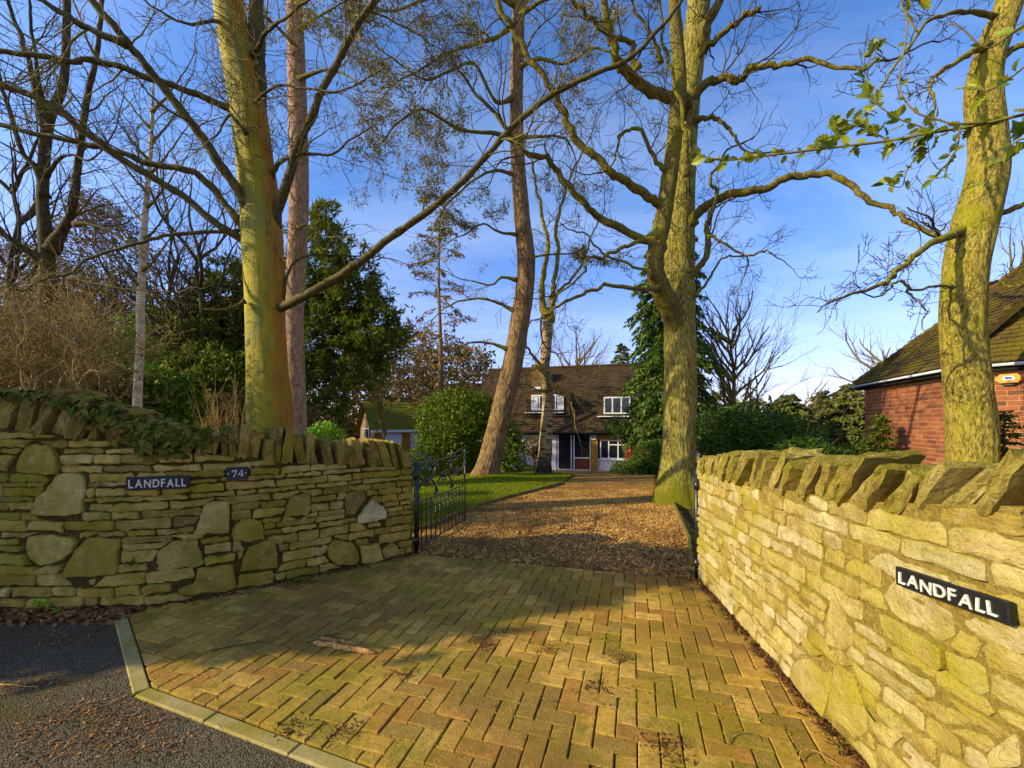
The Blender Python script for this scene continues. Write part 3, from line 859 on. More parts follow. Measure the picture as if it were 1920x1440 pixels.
def lay(w, big, parent, mat, q0, q1, hmin, hmax, lmin, lmax, prot, joint, seed, skew=0.0, special={}):
    r = random.Random(seed)
    cnt = 0; done = []
    for i, poly in enumerate(big):
        done.append(poly)
        stone(w, shrink(poly, joint * 0.3), r.uniform(*prot) * 1.2, parent, special.get(i, mat), seed * 1000 + i); cnt += 1
    hit = lambda q, h: any(inpoly((q, h), b) for b in bigx)
    bigx = [shrink(b, -joint * 0.6) for b in big]
    h = 0.012
    while h < 2.0:
        H = r.uniform(hmin, hmax)
        wav = r.uniform(0, 99)
        hb = lambda q: h + skew * (q - q0) + 0.014 * mnoise.noise((q * 1.5, h * 3, wav))
        ht = lambda q: hb(q) + H - joint
        q = q0 + r.uniform(-0.1, 0)
        while q < q1:
            L = r.uniform(lmin, lmax) * (0.8 + 3 * H)
            if r.random() < 0.15: L *= 0.5
            a, b = q, min(q + L, q1)
            q += L + joint
            # split where big stones stand
            t, start = a, None
            runs = []
            while t <= b + 1e-6:
                ok = not (hit(t, hb(t) + 0.15 * H) or hit(t, hb(t) + 0.5 * H) or hit(t, hb(t) + 0.85 * (H - joint))) and hb(t) + 0.55 * H < w.top(t)
                if ok and start is None: start = t
                if (not ok) and start is not None: runs.append((start, t - 0.01)); start = None
                t += 0.01
            if start is not None: runs.append((start, b))
            for (sa, sb) in runs:
                if sb - sa < 0.035: continue
                la = lb = sa; ra = rb_ = sb
                if sa > a + 0.015 or sb < b - 0.015:     # lean the end against the big stone
                    for _ in range(8):
                        if sa > a + 0.015 and not hit(la - 0.012, hb(sa) + 0.1 * H): la -= 0.012
                        if sa > a + 0.015 and not hit(lb - 0.012, ht(sa) - 0.1 * H): lb -= 0.012
                        if sb < b - 0.015 and not hit(ra + 0.012, hb(sb) + 0.1 * H): ra += 0.012
                        if sb < b - 0.015 and not hit(rb_ + 0.012, ht(sb) - 0.1 * H): rb_ += 0.012
                sl_ = r.gauss(0, 0.007)
                dv = r.uniform(-0.18, 0.05) * H
                mid = (sa + sb) / 2
                poly = [(la, hb(la)), (mid, hb(mid) + r.gauss(0, 0.004)), (ra, hb(ra)), (rb_ + sl_, min(ht(rb_) + dv * r.random(), w.top(rb_))),
                        (mid, min(ht(mid) + r.gauss(0, 0.004), w.top(mid))), (lb + sl_, min(ht(lb) + dv * r.random(), w.top(lb)))]
                if min(poly[3][1] - poly[2][1], poly[5][1] - poly[0][1]) < 0.02: continue
                stone(w, poly, r.uniform(*prot), parent, mat, seed * 77 + cnt); cnt += 1; done.append(poly)
        h += H
        if h > 1.9: break
    # small stones wedged into the spaces that are left
    g = 0.008
    nq, nh = int((q1 - q0) / g), int(1.9 / g)
    QQ, HH = np.meshgrid(q0 + (np.arange(nq) + 0.5) * g, (np.arange(nh) + 0.5) * g)
    occ = HH > np.array([w.top(t) - 0.005 for t in QQ[0]])[None, :]
    for p in done:
        a = np.array(p); i0, i1 = np.clip(((a[:, 0].min() - q0) / g - 1, (a[:, 0].max() - q0) / g + 2), 0, nq).astype(int); j0, j1 = np.clip((a[:, 1].min() / g - 1, a[:, 1].max() / g + 2), 0, nh).astype(int)
        if i1 > i0 and j1 > j0: occ[j0:j1, i0:i1] |= inpoly_np(QQ[j0:j1, i0:i1], HH[j0:j1, i0:i1], p)
    for rr in (7, 5, 4, 3):
        for _ in range(2500):
            i, j = r.randint(rr, nq - rr - 1), r.randint(rr, nh - rr - 1)
            if occ[j - rr:j + rr + 1, i - rr:i + rr + 1].any(): continue
            wq = rr
            while wq < rr * 4 and i - wq > 0 and i + wq < nq - 1 and not occ[j - rr:j + rr + 1, i - wq].any() and not occ[j - rr:j + rr + 1, i + wq].any(): wq += 1
            c0, c1 = q0 + (i + 0.5) * g, (j + 0.5) * g
            aw, ah = wq * g, (rr + 0.5) * g
            poly = [(c0 - aw * r.uniform(0.8, 1), c1 - ah * r.uniform(0.7, 1)), (c0 + aw * r.uniform(0.8, 1), c1 - ah * r.uniform(0.7, 1)), (c0 + aw * r.uniform(0.75, 1), c1 + ah * r.uniform(0.7, 1)), (c0 - aw * r.uniform(0.75, 1), c1 + ah * r.uniform(0.7, 1))]
            occ[j - rr:j + rr + 1, max(0, i - wq):i + wq + 1] = True
            stone(w, poly, r.uniform(*prot) * 0.8, parent, mat, seed * 99 + cnt); cnt += 1
    return cnt

MAT['stone_white'] = m_stone('stone_white', [srgb(224, 208, 150), srgb(214, 198, 136)], srgb(160, 146, 50), -0.02)
left_wall = wall_body('stone_wall', LW, MAT['mortar'], 0.36, 'grey-green rubble stone wall left of the gates, with ivy, name sign and house number', 'wall')
B1 = lambda *p: poly_px(LW, p, 0, 720, 3.35)
B2 = lambda *p: poly_px(LW, p, 220, 760, 3.893)
B3 = lambda *p: poly_px(LW, p, 500, 790, 4.647)
bigL = [B1((60, 550), (75, 510), (130, 430), (180, 375), (335, 385), (385, 470), (380, 560), (330, 572)),
        B1((225, 825), (215, 780), (235, 720), (300, 650), (385, 558), (520, 560), (545, 600), (545, 690), (530, 810), (450, 825)),
        B1((190, 1110), (160, 1020), (180, 950), (330, 945), (470, 955), (500, 990), (470, 1050), (400, 1110), (270, 1145)),
        B1((390, 1215), (410, 1160), (500, 1020), (560, 960), (620, 950), (765, 970), (750, 1190), (600, 1205)),
        B2((535, 965), (560, 920), (600, 820), (645, 700), (820, 700), (820, 930), (740, 940), (640, 940)),
        B2((290, 1215), (265, 1190), (275, 1090), (340, 1030), (430, 980), (590, 970), (635, 1130), (630, 1160)),
        B2((840, 985), (835, 900), (900, 830), (1000, 820), (1055, 840), (1065, 980), (960, 1000)),
        [LW.at(448, 1071), LW.at(455, 1045), LW.at(464, 1027), LW.at(490, 1014), LW.at(516, 1007), LW.at(523, 1062), LW.at(500, 1067)],
        B2((470, 1390), (430, 1340), (560, 1290), (600, 1175), (860, 1155), (870, 1335), (780, 1365)),
        B2((880, 1330), (885, 1235), (1000, 1215), (1140, 1200), (1150, 1290), (1020, 1320)),
        B3((785, 885), (790, 830), (860, 740), (915, 670), (1000, 730), (1050, 790), (1030, 850), (960, 875)),
        B3((690, 820), (675, 720), (670, 635), (750, 605), (850, 605), (860, 680), (800, 750), (760, 820)),
        B3((530, 1190), (515, 1120), (550, 1060), (600, 1025), (680, 1040), (740, 1045), (790, 1110), (805, 1200), (750, 1250), (600, 1255)),
        B3((150, 825), (150, 780), (210, 635), (370, 625), (390, 700), (370, 820)),
        B3((825, 1240), (800, 1085), (960, 1050), (1000, 1120), (1015, 1210), (900, 1250)),
        B3((1020, 1195), (1005, 1115), (1095, 1050), (1150, 1090), (1155, 1165))]
n = lay(LW, bigL, left_wall, MAT['stone'], LW.at(-420, 1000)[0], LW.L - 0.005, 0.046, 0.104, 0.15, 0.44, (0.010, 0.036), 0.006, 3, 0.0, {10: MAT['stone_white']})
print('left stones', n)
print('as parts', set_stones(left_wall, MAT['stone']))

right_wall = wall_body('stone_wall', RW, MAT['mortar_sunlit'], 0.34, 'sunlit cream and ochre stone wall right of the gates, with slanting coping slabs', 'wall')
A5 = lambda *p: poly_px(RW, p, 1340, 1060, 3.79)
A7 = lambda *p: poly_px(RW, p, 1600, 1100, 4.234)
bigR = [A5((135, 400), (190, 295), (240, 330), (300, 450), (295, 600), (180, 480)),
        A5((840, 1080), (830, 990), (870, 800), (905, 690), (1000, 745), (1060, 900), (1100, 1150), (1090, 1220), (1020, 1275)),
        A5((800, 560), (800, 400), (830, 260), (880, 220), (930, 330), (970, 450), (990, 560), (930, 620)),
        A5((550, 800), (570, 700), (640, 640), (850, 670), (840, 800), (800, 1080), (700, 1000)),
        A7((250, 60), (285, 0), (330, -60), (560, 70), (820, 215), (815, 420), (700, 440), (510, 330), (330, 230), (260, 130)),
        A7((880, 240), (1000, 250), (1355, 420), (1355, 560), (1100, 460), (890, 320)),
        A7((100, 920), (160, 1040), (420, 1170), (330, 1280), (180, 1190)),
        A7((610, 900), (760, 940), (960, 1040), (930, 1120), (720, 1090), (620, 1010)),
        A7((1080, 1440), (1090, 1330), (1180, 1200), (1355, 1190), (1355, 1440))]
n = lay(RW, bigR, right_wall, MAT['stone_sunlit'], 0.02, RW.at(2300, 1000)[0] + 1.3, 0.05, 0.11, 0.11, 0.34, (0.003, 0.015), 0.009, 8, 0.0)
print('right stones', n, set_stones(right_wall, MAT['stone_sunlit']))

# coping: rough slabs set on edge
def rough_block(sx, sy, sz, seed, n=5, jag=0.10, rnd_=0.35):
    """Rough stone block centred on x and y, standing on z = 0: x thickness, y depth, z height."""
    idx, V, Fc = {}, [], []
    def vid(p):
        if p not in idx:
            a = np.array(p, float) / n * 2 - 1
            l = np.linalg.norm(a); cube = np.max(np.abs(a))
            sph = a / l * cube if l > 0 else a
            b = a * (1 - rnd_) + sph * rnd_ * 1.15
            off = np.array([mnoise.noise((b[0] * 1.4 + seed * 3.7 + 9 * t, b[1] * 1.4 + seed, b[2] * 1.4 - seed)) for t in range(3)]) * jag * 2.2
            off += np.array([mnoise.noise((b[0] * 4 + seed * 1.7 + 5 * t, b[1] * 4 + seed, b[2] * 4)) for t in range(3)]) * jag * 0.8
            b = b + off
            idx[p] = len(V); V.append((b[0] * sx / 2, b[1] * sy / 2, (b[2] + 1) * sz / 2))
        return idx[p]
    for ax in range(3):
        for s in (0, n):
            for i in range(n):
                for j in range(n):
                    q = []
                    for (di, dj) in ((0, 0), (1, 0), (1, 1), (0, 1)):
                        p = [0, 0, 0]; p[ax] = s; p[(ax + 1) % 3] = i + di; p[(ax + 2) % 3] = j + dj
                        q.append(vid(tuple(p)))
                    Fc.append(q if s else q[::-1])
    return np.array(V), Fc

def coping(w, parent, mat, q0, q1, step, tall, lean, seed, out=0.02, depth=0.34, jag=0.1, gap=(0.86, 1.04)):
    r = random.Random(seed); q = q0; c = 0
    while q < q1:
        th = r.uniform(*step)
        base = w.top(q) - 0.012
        h = (w.cap(q) - w.top(q)) * r.uniform(*tall) + 0.01
        ang = lean(q) + r.gauss(0, 0.09)
        V, f = rough_block(th, depth * r.uniform(0.8, 1.08), h / max(0.6, math.cos(ang)), seed * 50 + c, 7, jag, 0.14)
        tx, ty = w.T(q)
        o = w.P(np.array([q]), np.array([base]), np.array([-depth / 2 + out + r.gauss(0, 0.012)]))[0]
        rotm = Matrix.Rotation(math.atan2(ty, tx), 4, 'Z') @ Matrix.Rotation(ang, 4, 'Y') @ Matrix.Rotation(r.gauss(0, 0.1), 4, 'Z')
        me = mesh_np('coping_stone', [tuple(rotm @ Vector(p)) for p in V], f, False)
        link('coping_stone', me, mat, parent, o)
        q += th * r.uniform(*gap) / max(0.75, math.cos(ang)); c += 1
    return c
qa = LW.at(-420, 760)[0]; qb = LW.at(330, 820)[0]
print('coping', coping(LW, left_wall, MAT['coping'], qa, qb, (0.06, 0.13), (0.7, 1.2), lambda q: 0.42, 5, 0.03, 0.34, 0.085, (0.95, 1.2)),
      coping(LW, left_wall, MAT['coping'], qb, LW.L - 0.03, (0.045, 0.095), (0.6, 1.12), lambda q: np.interp(q, [qb, qb + 0.8, LW.L - 0.8, LW.L], [0.05, 0.0, -0.12, -0.34]), 6, 0.025, 0.34, 0.085, (0.92, 1.25)),
      coping(RW, right_wall, MAT['coping_sunlit'], 0.05, RW.at(2300, 900)[0] + 1.3, (0.04, 0.078), (0.7, 1.08), lambda q: np.interp(q, [0, 0.35, 0.7, 3], [0.1, 0.36, 0.58, 0.58]), 7, 0.03, 0.26, 0.085, (1.35, 1.9)))
# ------------------------------------------------------------------ wrought iron gates
def make_gate(hinge, direction, label, flip=1):
    d = Vector((direction[0], direction[1], 0)).normalized()
    root = empty('iron_gate', (hinge[0], hinge[1], 0.0), label, 'gate', 'pair of wrought iron gates')
    g = lambda a, h, o=0.0: Vector((hinge[0] + d.x * a - d.y * o * flip, hinge[1] + d.y * a + d.x * o * flip, h))
    L, mid, top = 1.52, 0.575, 1.03
    I, ST = MAT['iron'], MAT['steel']
    def bar(name, pts, r, mat=I, parent=root, sides=8):
        return MB().tube(pts, r, sides).build(name, mat, parent, True)
    bar('hinge_post', [g(-0.03, -0.05), g(-0.03, 1.05)], 0.022)
    st = bar('stile', [g(0.02, 0.04), g(0.02, top)], 0.012)
    st2 = bar('stile', [g(L, 0.03), g(L, top + 0.06)], 0.013, ST)
    bar('rail', [g(0, 0.05), g(L, 0.05)], 0.012, ST)
    bar('rail', [g(0, mid), g(L, mid)], 0.009, ST)
    bar('rail', [g(0, top), g(L, top)], 0.010, ST)
    bar('latch_bar', [g(L * 0.66, top + 0.005, 0.02), g(L * 1.0, top + 0.11, 0.02)], 0.008, ST)
    for h in (0.15, 0.9):
        bar('hinge', [g(-0.045, h - 0.035), g(-0.045, h + 0.035)], 0.03)
    n = 11
    for i in range(n):
        a = L * (i + 0.75) / (n + 0.5)
        b = bar('baluster', [g(a, 0.05), g(a, mid)], 0.0075, I, root, 6)
        for hh in (0.22, 0.36, 0.47):      # the forged twists show as swellings
            MB().tube([g(a, hh - 0.025), g(a, hh - 0.008), g(a, hh + 0.008), g(a, hh + 0.025)], [0.006, 0.0115, 0.0115, 0.006], 6).build('twist', I, b, True)
    bays = 3; bw = L / bays
    def curl(c_a, c_h, r0, start, turn):
        pts, rad = [], []
        for k in range(13):
            t = k / 12; ang = start + turn * t * 1.5 * math.pi; rr = r0 * (1 - 0.75 * t)
            pts.append(g(c_a + math.cos(ang) * rr, c_h + math.sin(ang) * rr)); rad.append(0.0105 - 0.003 * t)
        return pts, rad
    for b in range(bays):
        x0 = b * bw; xc = x0 + bw / 2
        for sg, yb in ((1, mid + 0.05), (-1, top - 0.05)):
            pts = []
            for k in range(17):
                t = k / 16 * math.pi
                pts.append(g(xc - math.cos(t) * bw / 2 * 0.98, yb + sg * math.sin(t) ** 0.8 * (0.185 if sg > 0 else 0.18)))
            sc = bar('scroll', pts, 0.0115, I if b < 2 else ST)
            for e, tr in ((-1, 1), (1, -1)):
                p, r = curl(xc + e * bw / 2 * 0.9, yb - sg * 0.005, 0.032, math.pi / 2 * sg, -tr * sg)
                MB().tube(p, r, 6).build('curl', I, sc, True)
        for sx in (-1, 1):
            for sy in (-1, 1):
                p, r = curl(xc + sx * 0.03, 0.80 + sy * 0.045, 0.03, -sy * math.pi / 2, sx * sy)
                MB().tube(p, r, 6).build('rosette_curl', I, root, True)
        MB().tube([g(xc, 0.785), g(xc, 0.815)], 0.016, 8).build('collar', I, root, True)
    for a in (L, L * 0.68):
        MB().tube([g(a, top + 0.02), g(a, top + 0.045), g(a, top + 0.07), g(a, top + 0.085)], [0.012, 0.022, 0.02, 0.004], 8).build('finial', ST, root, True)
    return root
make_gate((-1.10, 4.83), (0.255, 0.967), 'open iron scroll gate hung at the end of the shaded ivy wall')
make_gate((1.80, 4.05), (0.42, 0.90), 'open iron gate seen edge-on against the end of the sunlit wall')

# ------------------------------------------------------------------ signs
def text_mesh(ch, size, extrude, offset):
    cu = bpy.data.curves.new('letter', 'FONT')
    cu.body = ch; cu.size = size; cu.extrude = extrude; cu.offset = offset; cu.resolution_u = 3
    o = bpy.data.objects.new('letter', cu); COL.objects.link(o)
    bpy.context.view_layer.update()
    me = bpy.data.meshes.new_from_object(o.evaluated_get(bpy.context.evaluated_depsgraph_get()))
    bpy.data.objects.remove(o); bpy.data.curves.remove(cu)
    me.materials.clear()
    return me
def sign_frame(w, x0, y0, x1, y1, off):
    q0, h0 = w.at(x0, y0); q1, h1 = w.at(x1, y1)
    a = Vector(w.P(np.array([q0]), np.array([h0]), np.array([off]))[0]); b = Vector(w.P(np.array([q1]), np.array([h1]), np.array([off]))[0])
    X = (b - a); wd = X.length; X.normalize()
    Yv = Vector((0, 0, 1)).cross(X).normalized(); Z = X.cross(Yv)
    m = Matrix((X, Yv, Z)).transposed().to_4x4(); m.translation = a
    return m, wd
def name_sign(w, c0, c1, height, label, wob, off=0.05, th=0.022):
    m, wd = sign_frame(w, *c0, *c1, off)
    root = empty('name_sign', m.translation, label, 'sign', 'house name signs')
    bd = MB().bevbox(0, wd, 0, height, -th, 0.0, 0.004)
    bd.v = [(x, -z, y - height) for x, y, z in bd.v]      # board: x along, z up from the lower edge, front at y = -0
    bd.v = [tuple(m @ Vector((x, y - 0.016, z))) for x, y, z in bd.v]
    bd.build('board', MAT['board'], root)
    word = 'LANDFALL'
    ms = [text_mesh(ch, height * 0.86, 0.003, 0.0012 * height / 0.1) for ch in word]
    ws = []
    for me in ms:
        xs = [v.co.x for v in me.vertices]; ws.append((min(xs), max(xs)))
    tot = sum(b - a for a, b in ws); gap = (wd * 0.88 - tot) / 7
    sx = 1.0
    if gap < height * 0.09:
        gap = height * 0.11; sx = (wd * 0.9 - gap * 7) / tot
    x = wd * 0.05
    for i, (me, (a, b)) in enumerate(zip(ms, ws)):
        r = rnd.gauss(0, wob)
        for v in me.vertices:
            p = v.co
            lx = x + (p.x - a) * sx; lz = p.y + height * 0.19 - height
            lx, lz = lx + r * p.y, lz + wob * height * 1.2 * math.sin(i * 2.1)
            v.co = m @ Vector((lx, -p.z - 0.0185, lz))
        x += (b - a) * sx + gap
        link('letter', me, MAT['letter'], root)
    return root
name_sign(LW, (246, 893), (357, 890), 0.108, 'black wooden name sign reading LANDFALL on the shaded ivy-topped wall', 0.01)
name_sign(RW, (1697, 1062), (1912, 1129), 0.070, 'weathered black name sign reading LANDFALL on the sunlit cream wall', 0.03, 0.025, 0.022)
# house number: slate plate with serif figures
m, wd = sign_frame(LW, 424, 876, 465, 874, 0.035)
plate = empty('number_sign', m.translation, 'small dark slate house number plate reading 74 beside the name sign', 'sign')
hh = 0.112
bd = MB().bevbox(0, wd, 0, hh, -0.045, 0, 0.003)
bd.v = [tuple(m @ Vector((x, -z - 0.012, y - hh))) for x, y, z in bd.v]
bd.build('plate', MAT['slate'], plate)
def glyph(name, polys, ox):
    g = MB()
    for p in polys:
        g.add([tuple(m @ Vector((ox + x, -0.0142, z - hh))) for x, z in p], [list(range(len(p)))])
        g.add([tuple(m @ Vector((ox + x, -0.0128, z - hh))) for x, z in p], [list(range(len(p)))[::-1]])
    g.build(name, MAT['letter'], plate)
s = 0.058; b0 = 0.027
q = lambda *pts: [(x * s, b0 + z * s) for x, z in pts]
glyph('figure', [q((0.02, 0.86), (0.68, 0.86), (0.68, 1.0), (0.02, 1.0)), q((0.02, 0.68), (0.09, 0.68), (0.10, 0.86), (0.02, 0.86)),
                 q((0.2, 0.0), (0.36, 0.0), (0.68, 0.86), (0.55, 0.86)), q((0.12, 0.0), (0.44, 0.0), (0.44, 0.05), (0.12, 0.05))], wd * 0.24)
glyph('figure', [q((0.0, 0.24), (0.74, 0.24), (0.74, 0.34), (0.0, 0.34)), q((0.0, 0.34), (0.1, 0.34), (0.52, 0.92), (0.5, 1.02)),
                 q((0.46, 0.0), (0.60, 0.0), (0.60, 1.02), (0.46, 1.02)), q((0.34, 0.0), (0.72, 0.0), (0.72, 0.06), (0.34, 0.06))], wd * 0.52)
for ox in (0.09, 0.87):
    glyph('dot', [[(0.006 * math.cos(t * 0.785), b0 + s * 0.5 + 0.006 * math.sin(t * 0.785)) for t in range(8)]], wd * ox)

# ------------------------------------------------------------------ brick house next door
def brick_face(root, O, A, L, H, z0, seed, cap=None):
    """Stretcher-bond brick face. O start point, A unit direction along the wall."""
    out = []
    r = random.Random(seed)
    rows = int(H / 0.075)
    for j in range(rows):
        off = 0.1125 if j % 2 else 0.0
        i = -1
        while True:
            a0 = i * 0.225 + off; i += 1
            if a0 > L - 0.05: break
            a1 = min(a0 + 0.215, L); a0 = max(a0, 0.0)
            if a1 - a0 < 0.04: continue
            c = Vector((O[0] + A[0] * (a0 + a1) / 2, O[1] + A[1] * (a0 + a1) / 2, z0 + j * 0.075 + 0.0375))
            x = 960 + F * c.x / c.y if c.y > 0.3 else 9999; y = HZ + F * (EYE - c.z) / c.y if c.y > 0.3 else 9999
            out.append((c, a1 - a0, math.atan2(A[1], A[0]), 1560 < x < 1940 and 640 < y < 860, c.length))
    return out
nb = empty('brick_house', (7.3, 6.4, 0), 'red brick house with mossy hipped roof behind the sunlit wall', 'house')
PA, PB = Vector((7.9, 9.3)), Vector((6.889, 6.36))
dAB = (PB - PA).normalized(); dBC = Vector((0.48, -0.877)).normalized()
PC = PB + dBC * 5.2
LAB = (PB - PA).length
zE = 2.40
core = MB()
inn = [PA, PB, PC, PC + Vector((5, 0)), PA + Vector((6, 2.0))]
core.prism([(p.x, p.y) for p in inn][::-1], -0.2, zE)
core.build('wall', MAT['brick_mortar'], nb)
unit = MB().box(-0.5, 0.5, -0.02, 0.007, -0.0325, 0.0325).mesh('brick'); unit.materials.append(MAT['brick'])
allb = brick_face(nb, PA, dAB, LAB, zE - 0.15, -0.05, 1) + brick_face(nb, PB, dBC, 4.0, zE - 0.15, -0.05, 2)
allb = [b for b in allb]
allb.sort(key=lambda b: (not b[3], b[4]))
rb = MB()
for i, (c, L, a, seen, dist) in enumerate(allb):
    if seen and i < 300:
        link('brick', unit, None, nb, c, (0, 0, a + math.pi), (L, 1, 1))
    else:
        e = MB().box(-L / 2, L / 2, -0.02, 0.007, -0.0325, 0.0325)
        e.xf(Matrix.Translation(c) @ Matrix.Rotation(a + math.pi, 4, 'Z'))
        rb.add(e.v, e.f)
tag(rb.build('brickwork', MAT['brick'], nb), kind='stuff')

def tile_roof(name, parent, mat, O, A, B, La, Lb, tw, ex, keep=None, th=0.016):
    A, B = Vector(A).normalized(), Vector(B).normalized(); N = A.cross(B)
    if N.z < 0: N = -N
    na, nb_ = int(La / tw) + 1, int(Lb / ex) + 1
    V, Q = [], []
    for j in range(nb_):
        off = (j % 2) * tw / 2
        for i in range(-1, na):
            a0, a1 = i * tw + off + 0.003, (i + 1) * tw + off - 0.003
            if a1 < 0 or a0 > La: continue
            a0, a1 = max(a0, 0), min(a1, La)
            bb = j * ex + rnd.gauss(0, 0.004)
            if keep and not keep((a0 + a1) / 2, bb + ex / 2): continue
            t = th * rnd.uniform(0.8, 1.5)
            P = lambda a, b, n: Vector(O) + A * a + B * b + N * n
            k = len(V)
            V += [P(a0, bb, -0.004), P(a1, bb, -0.004), P(a1, bb, t), P(a0, bb, t), P(a1, bb + ex * 1.15, 0.0), P(a0, bb + ex * 1.15, 0.0)]
            Q += [[k, k + 1, k + 2, k + 3], [k + 3, k + 2, k + 4, k + 5]]
    return tag(wmesh(name, V, Q, mat, parent), kind='stuff')
pit = R(46)
def slope(dirv):            # up-slope vector of a roof plane whose wall runs along dirv with the house on its left
    inw = Vector((-dirv.y, dirv.x))
    return Vector((inw.x * math.cos(pit), inw.y * math.cos(pit), math.sin(pit)))
oh = 0.28
inAB = Vector((-dAB.y, dAB.x)); inBC = Vector((-dBC.y, dBC.x))
EA = PA - inAB * 0.14 - dAB * 0.14
tb = math.tan(0.5 * math.acos(max(-1, min(1, dAB.dot(dBC)))))
LABe = LAB + 0.14 + 0.14 * tb
EB = EA + dAB * LABe
roof = MB()
cp = math.cos(pit); RU = 4.6
sAB, sBC = slope(dAB), slope(dBC)
O1, O2 = Vector((EA.x, EA.y, zE - 0.02)), Vector((EB.x, EB.y, zE - 0.02))
a3 = lambda p: Vector((p.x, p.y, 0))
d1, d2 = a3(dAB), a3(dBC)
hipA = O1 + d1 * (RU * cp) + sAB * RU
hipB = O2 - d1 * (RU * cp * tb) + sAB * RU
O3 = O2 + d2 * 5.4
roof.add([O1, O2, hipB, hipA], [[0, 1, 2, 3]])
roof.add([O2, O3, O3 + sBC * RU, hipB], [[0, 1, 2, 3]])
bk = a3(inAB) * 6.5 + Vector((0, 0, 0))
roof.add([O1, hipA, O1 + a3(inAB) * 6.0 + d1 * 0.0], [[0, 1, 2]])
rf = roof.build('roof', MAT['tile'], nb)
tile_roof('roof_tiles', rf, MAT['tile'], O1, d1, sAB, LABe, RU, 0.16, 0.10, lambda a, b: b * cp <= a <= LABe - b * cp * tb)
tile_roof('roof_tiles', rf, MAT['tile'], O2, d2, sBC, 5.4, RU, 0.16, 0.10, lambda a, b: a >= b * cp * tb)
# hip tiles along the far edge
hp = MB()
for i in range(40):
    p0 = O1.lerp(hipA, i / 40); p1 = O1.lerp(hipA, (i + 1.15) / 40)
    hp.tube([p0 + Vector((0, 0, 0.03)), p1 + Vector((0, 0, 0.015))], [0.075, 0.065], 7)
hp.build('hip_tiles', MAT['tile'], rf)
for (o, d, L) in ((O1, d1, LABe), (O2, d2, 5.4)):
    down = Vector((0, 0, -1))
    out = -(a3(inAB) if d is d1 else a3(inBC))
    MB().tube([o + out * 0.05 + down * 0.05, o + d * L + out * 0.05 + down * 0.05], 0.022, 8).build('gutter', MAT['curtain'], nb, True)
    f = MB().add([o + down * 0.0, o + d * L + down * 0.0, o + d * L + down * 0.13, o + down * 0.13, o + down * 0.13 - out * 0.3, o + d * L + down * 0.13 - out * 0.3], [[0, 1, 2, 3], [3, 2, 5, 4]])
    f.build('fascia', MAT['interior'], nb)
# alarm box
ab = px(1894, 710, 5.943)
alarm = empty('alarm_box', ab, 'yellow hexagonal alarm box high on the brick house', 'alarm box')
X3 = a3(dBC); Nn = Vector((-dBC.y, dBC.x, 0)) * -1
def plate_poly(poly, t0, t1): 
    g = MB(); n = len(poly)
    P = lambda p, t: ab + X3 * p[0] + Vector((0, 0, p[1])) + Nn * t
    g.add([P(p, t0) for p in poly] + [P((p[0] * 0.9, p[1] * 0.9), t1) for p in poly], [list(range(n))[::-1], [n + i for i in range(n)]] + [[i, (i + 1) % n, n + (i + 1) % n, n + i] for i in range(n)])
    return g
plate_poly([(-0.15, -0.01), (-0.09, 0.07), (0.09, 0.07), (0.15, -0.01), (0.09, -0.07), (-0.09, -0.07)], -0.02, 0.08).build('cover', MAT['plastic_y'], alarm)
plate_poly([(-0.06, -0.02), (-0.045, 0.035), (0.045, 0.035), (0.06, -0.02), (0.03, -0.03), (-0.03, -0.03)], 0.08, 0.084).build('label', MAT['plastic_w'], alarm)
plate_poly([(-0.035, -0.012), (-0.03, 0.022), (0.03, 0.022), (0.035, -0.012)], 0.084, 0.087).build('emblem', MAT['plastic_b'], alarm)
plate_poly([(-0.06, -0.105), (-0.07, -0.07), (0.07, -0.07), (0.06, -0.105)], 0.0, 0.05).build('lamp_base', MAT['board'], alarm)
# trellis beside the brick house
tr = empty('trellis', px(1680, 848, 7.6) * 1.0, 'low wooden diagonal trellis panel at the foot of the brick house', 'trellis')
T0, T1 = px(1652, 850, 8.0), px(1722, 850, 7.4)
td = (T1 - T0); td.z = 0; tl = td.length; td.normalize()
b_ = T0.copy(); b_.z = 0.35
fr = MB()
def tbar(name, a0, h0, a1, h1, r):
    return MB().tube([b_ + td * a0 + Vector((0, 0, h0)), b_ + td * a1 + Vector((0, 0, h1))], r, 4).build(name, MAT['wood'], tr)
tbar('rail', -0.05, 0.62, tl + 0.05, 0.62, 0.035); tbar('rail', 0, 0.0, tl, 0.0, 0.02)
for a in (0.0, tl * 0.6, tl): tbar('post', a, -0.4, a, 0.6, 0.028)
st = 0.1; a = -0.6
while a < tl:
    for sg in (1, -1):
        x0, x1 = (a, a + 0.6) if sg > 0 else (a + 0.6, a)
        h0, h1 = 0.0, 0.6
        c0, c1 = max(0, min(tl, x0)), max(0, min(tl, x1))
        if abs(c1 - c0) > 0.05:
            f0 = (c0 - x0) / (x1 - x0); f1 = (c1 - x0) / (x1 - x0)
            tbar('slat', c0, f0 * 0.6, c1, f1 * 0.6, 0.009)
    a += st

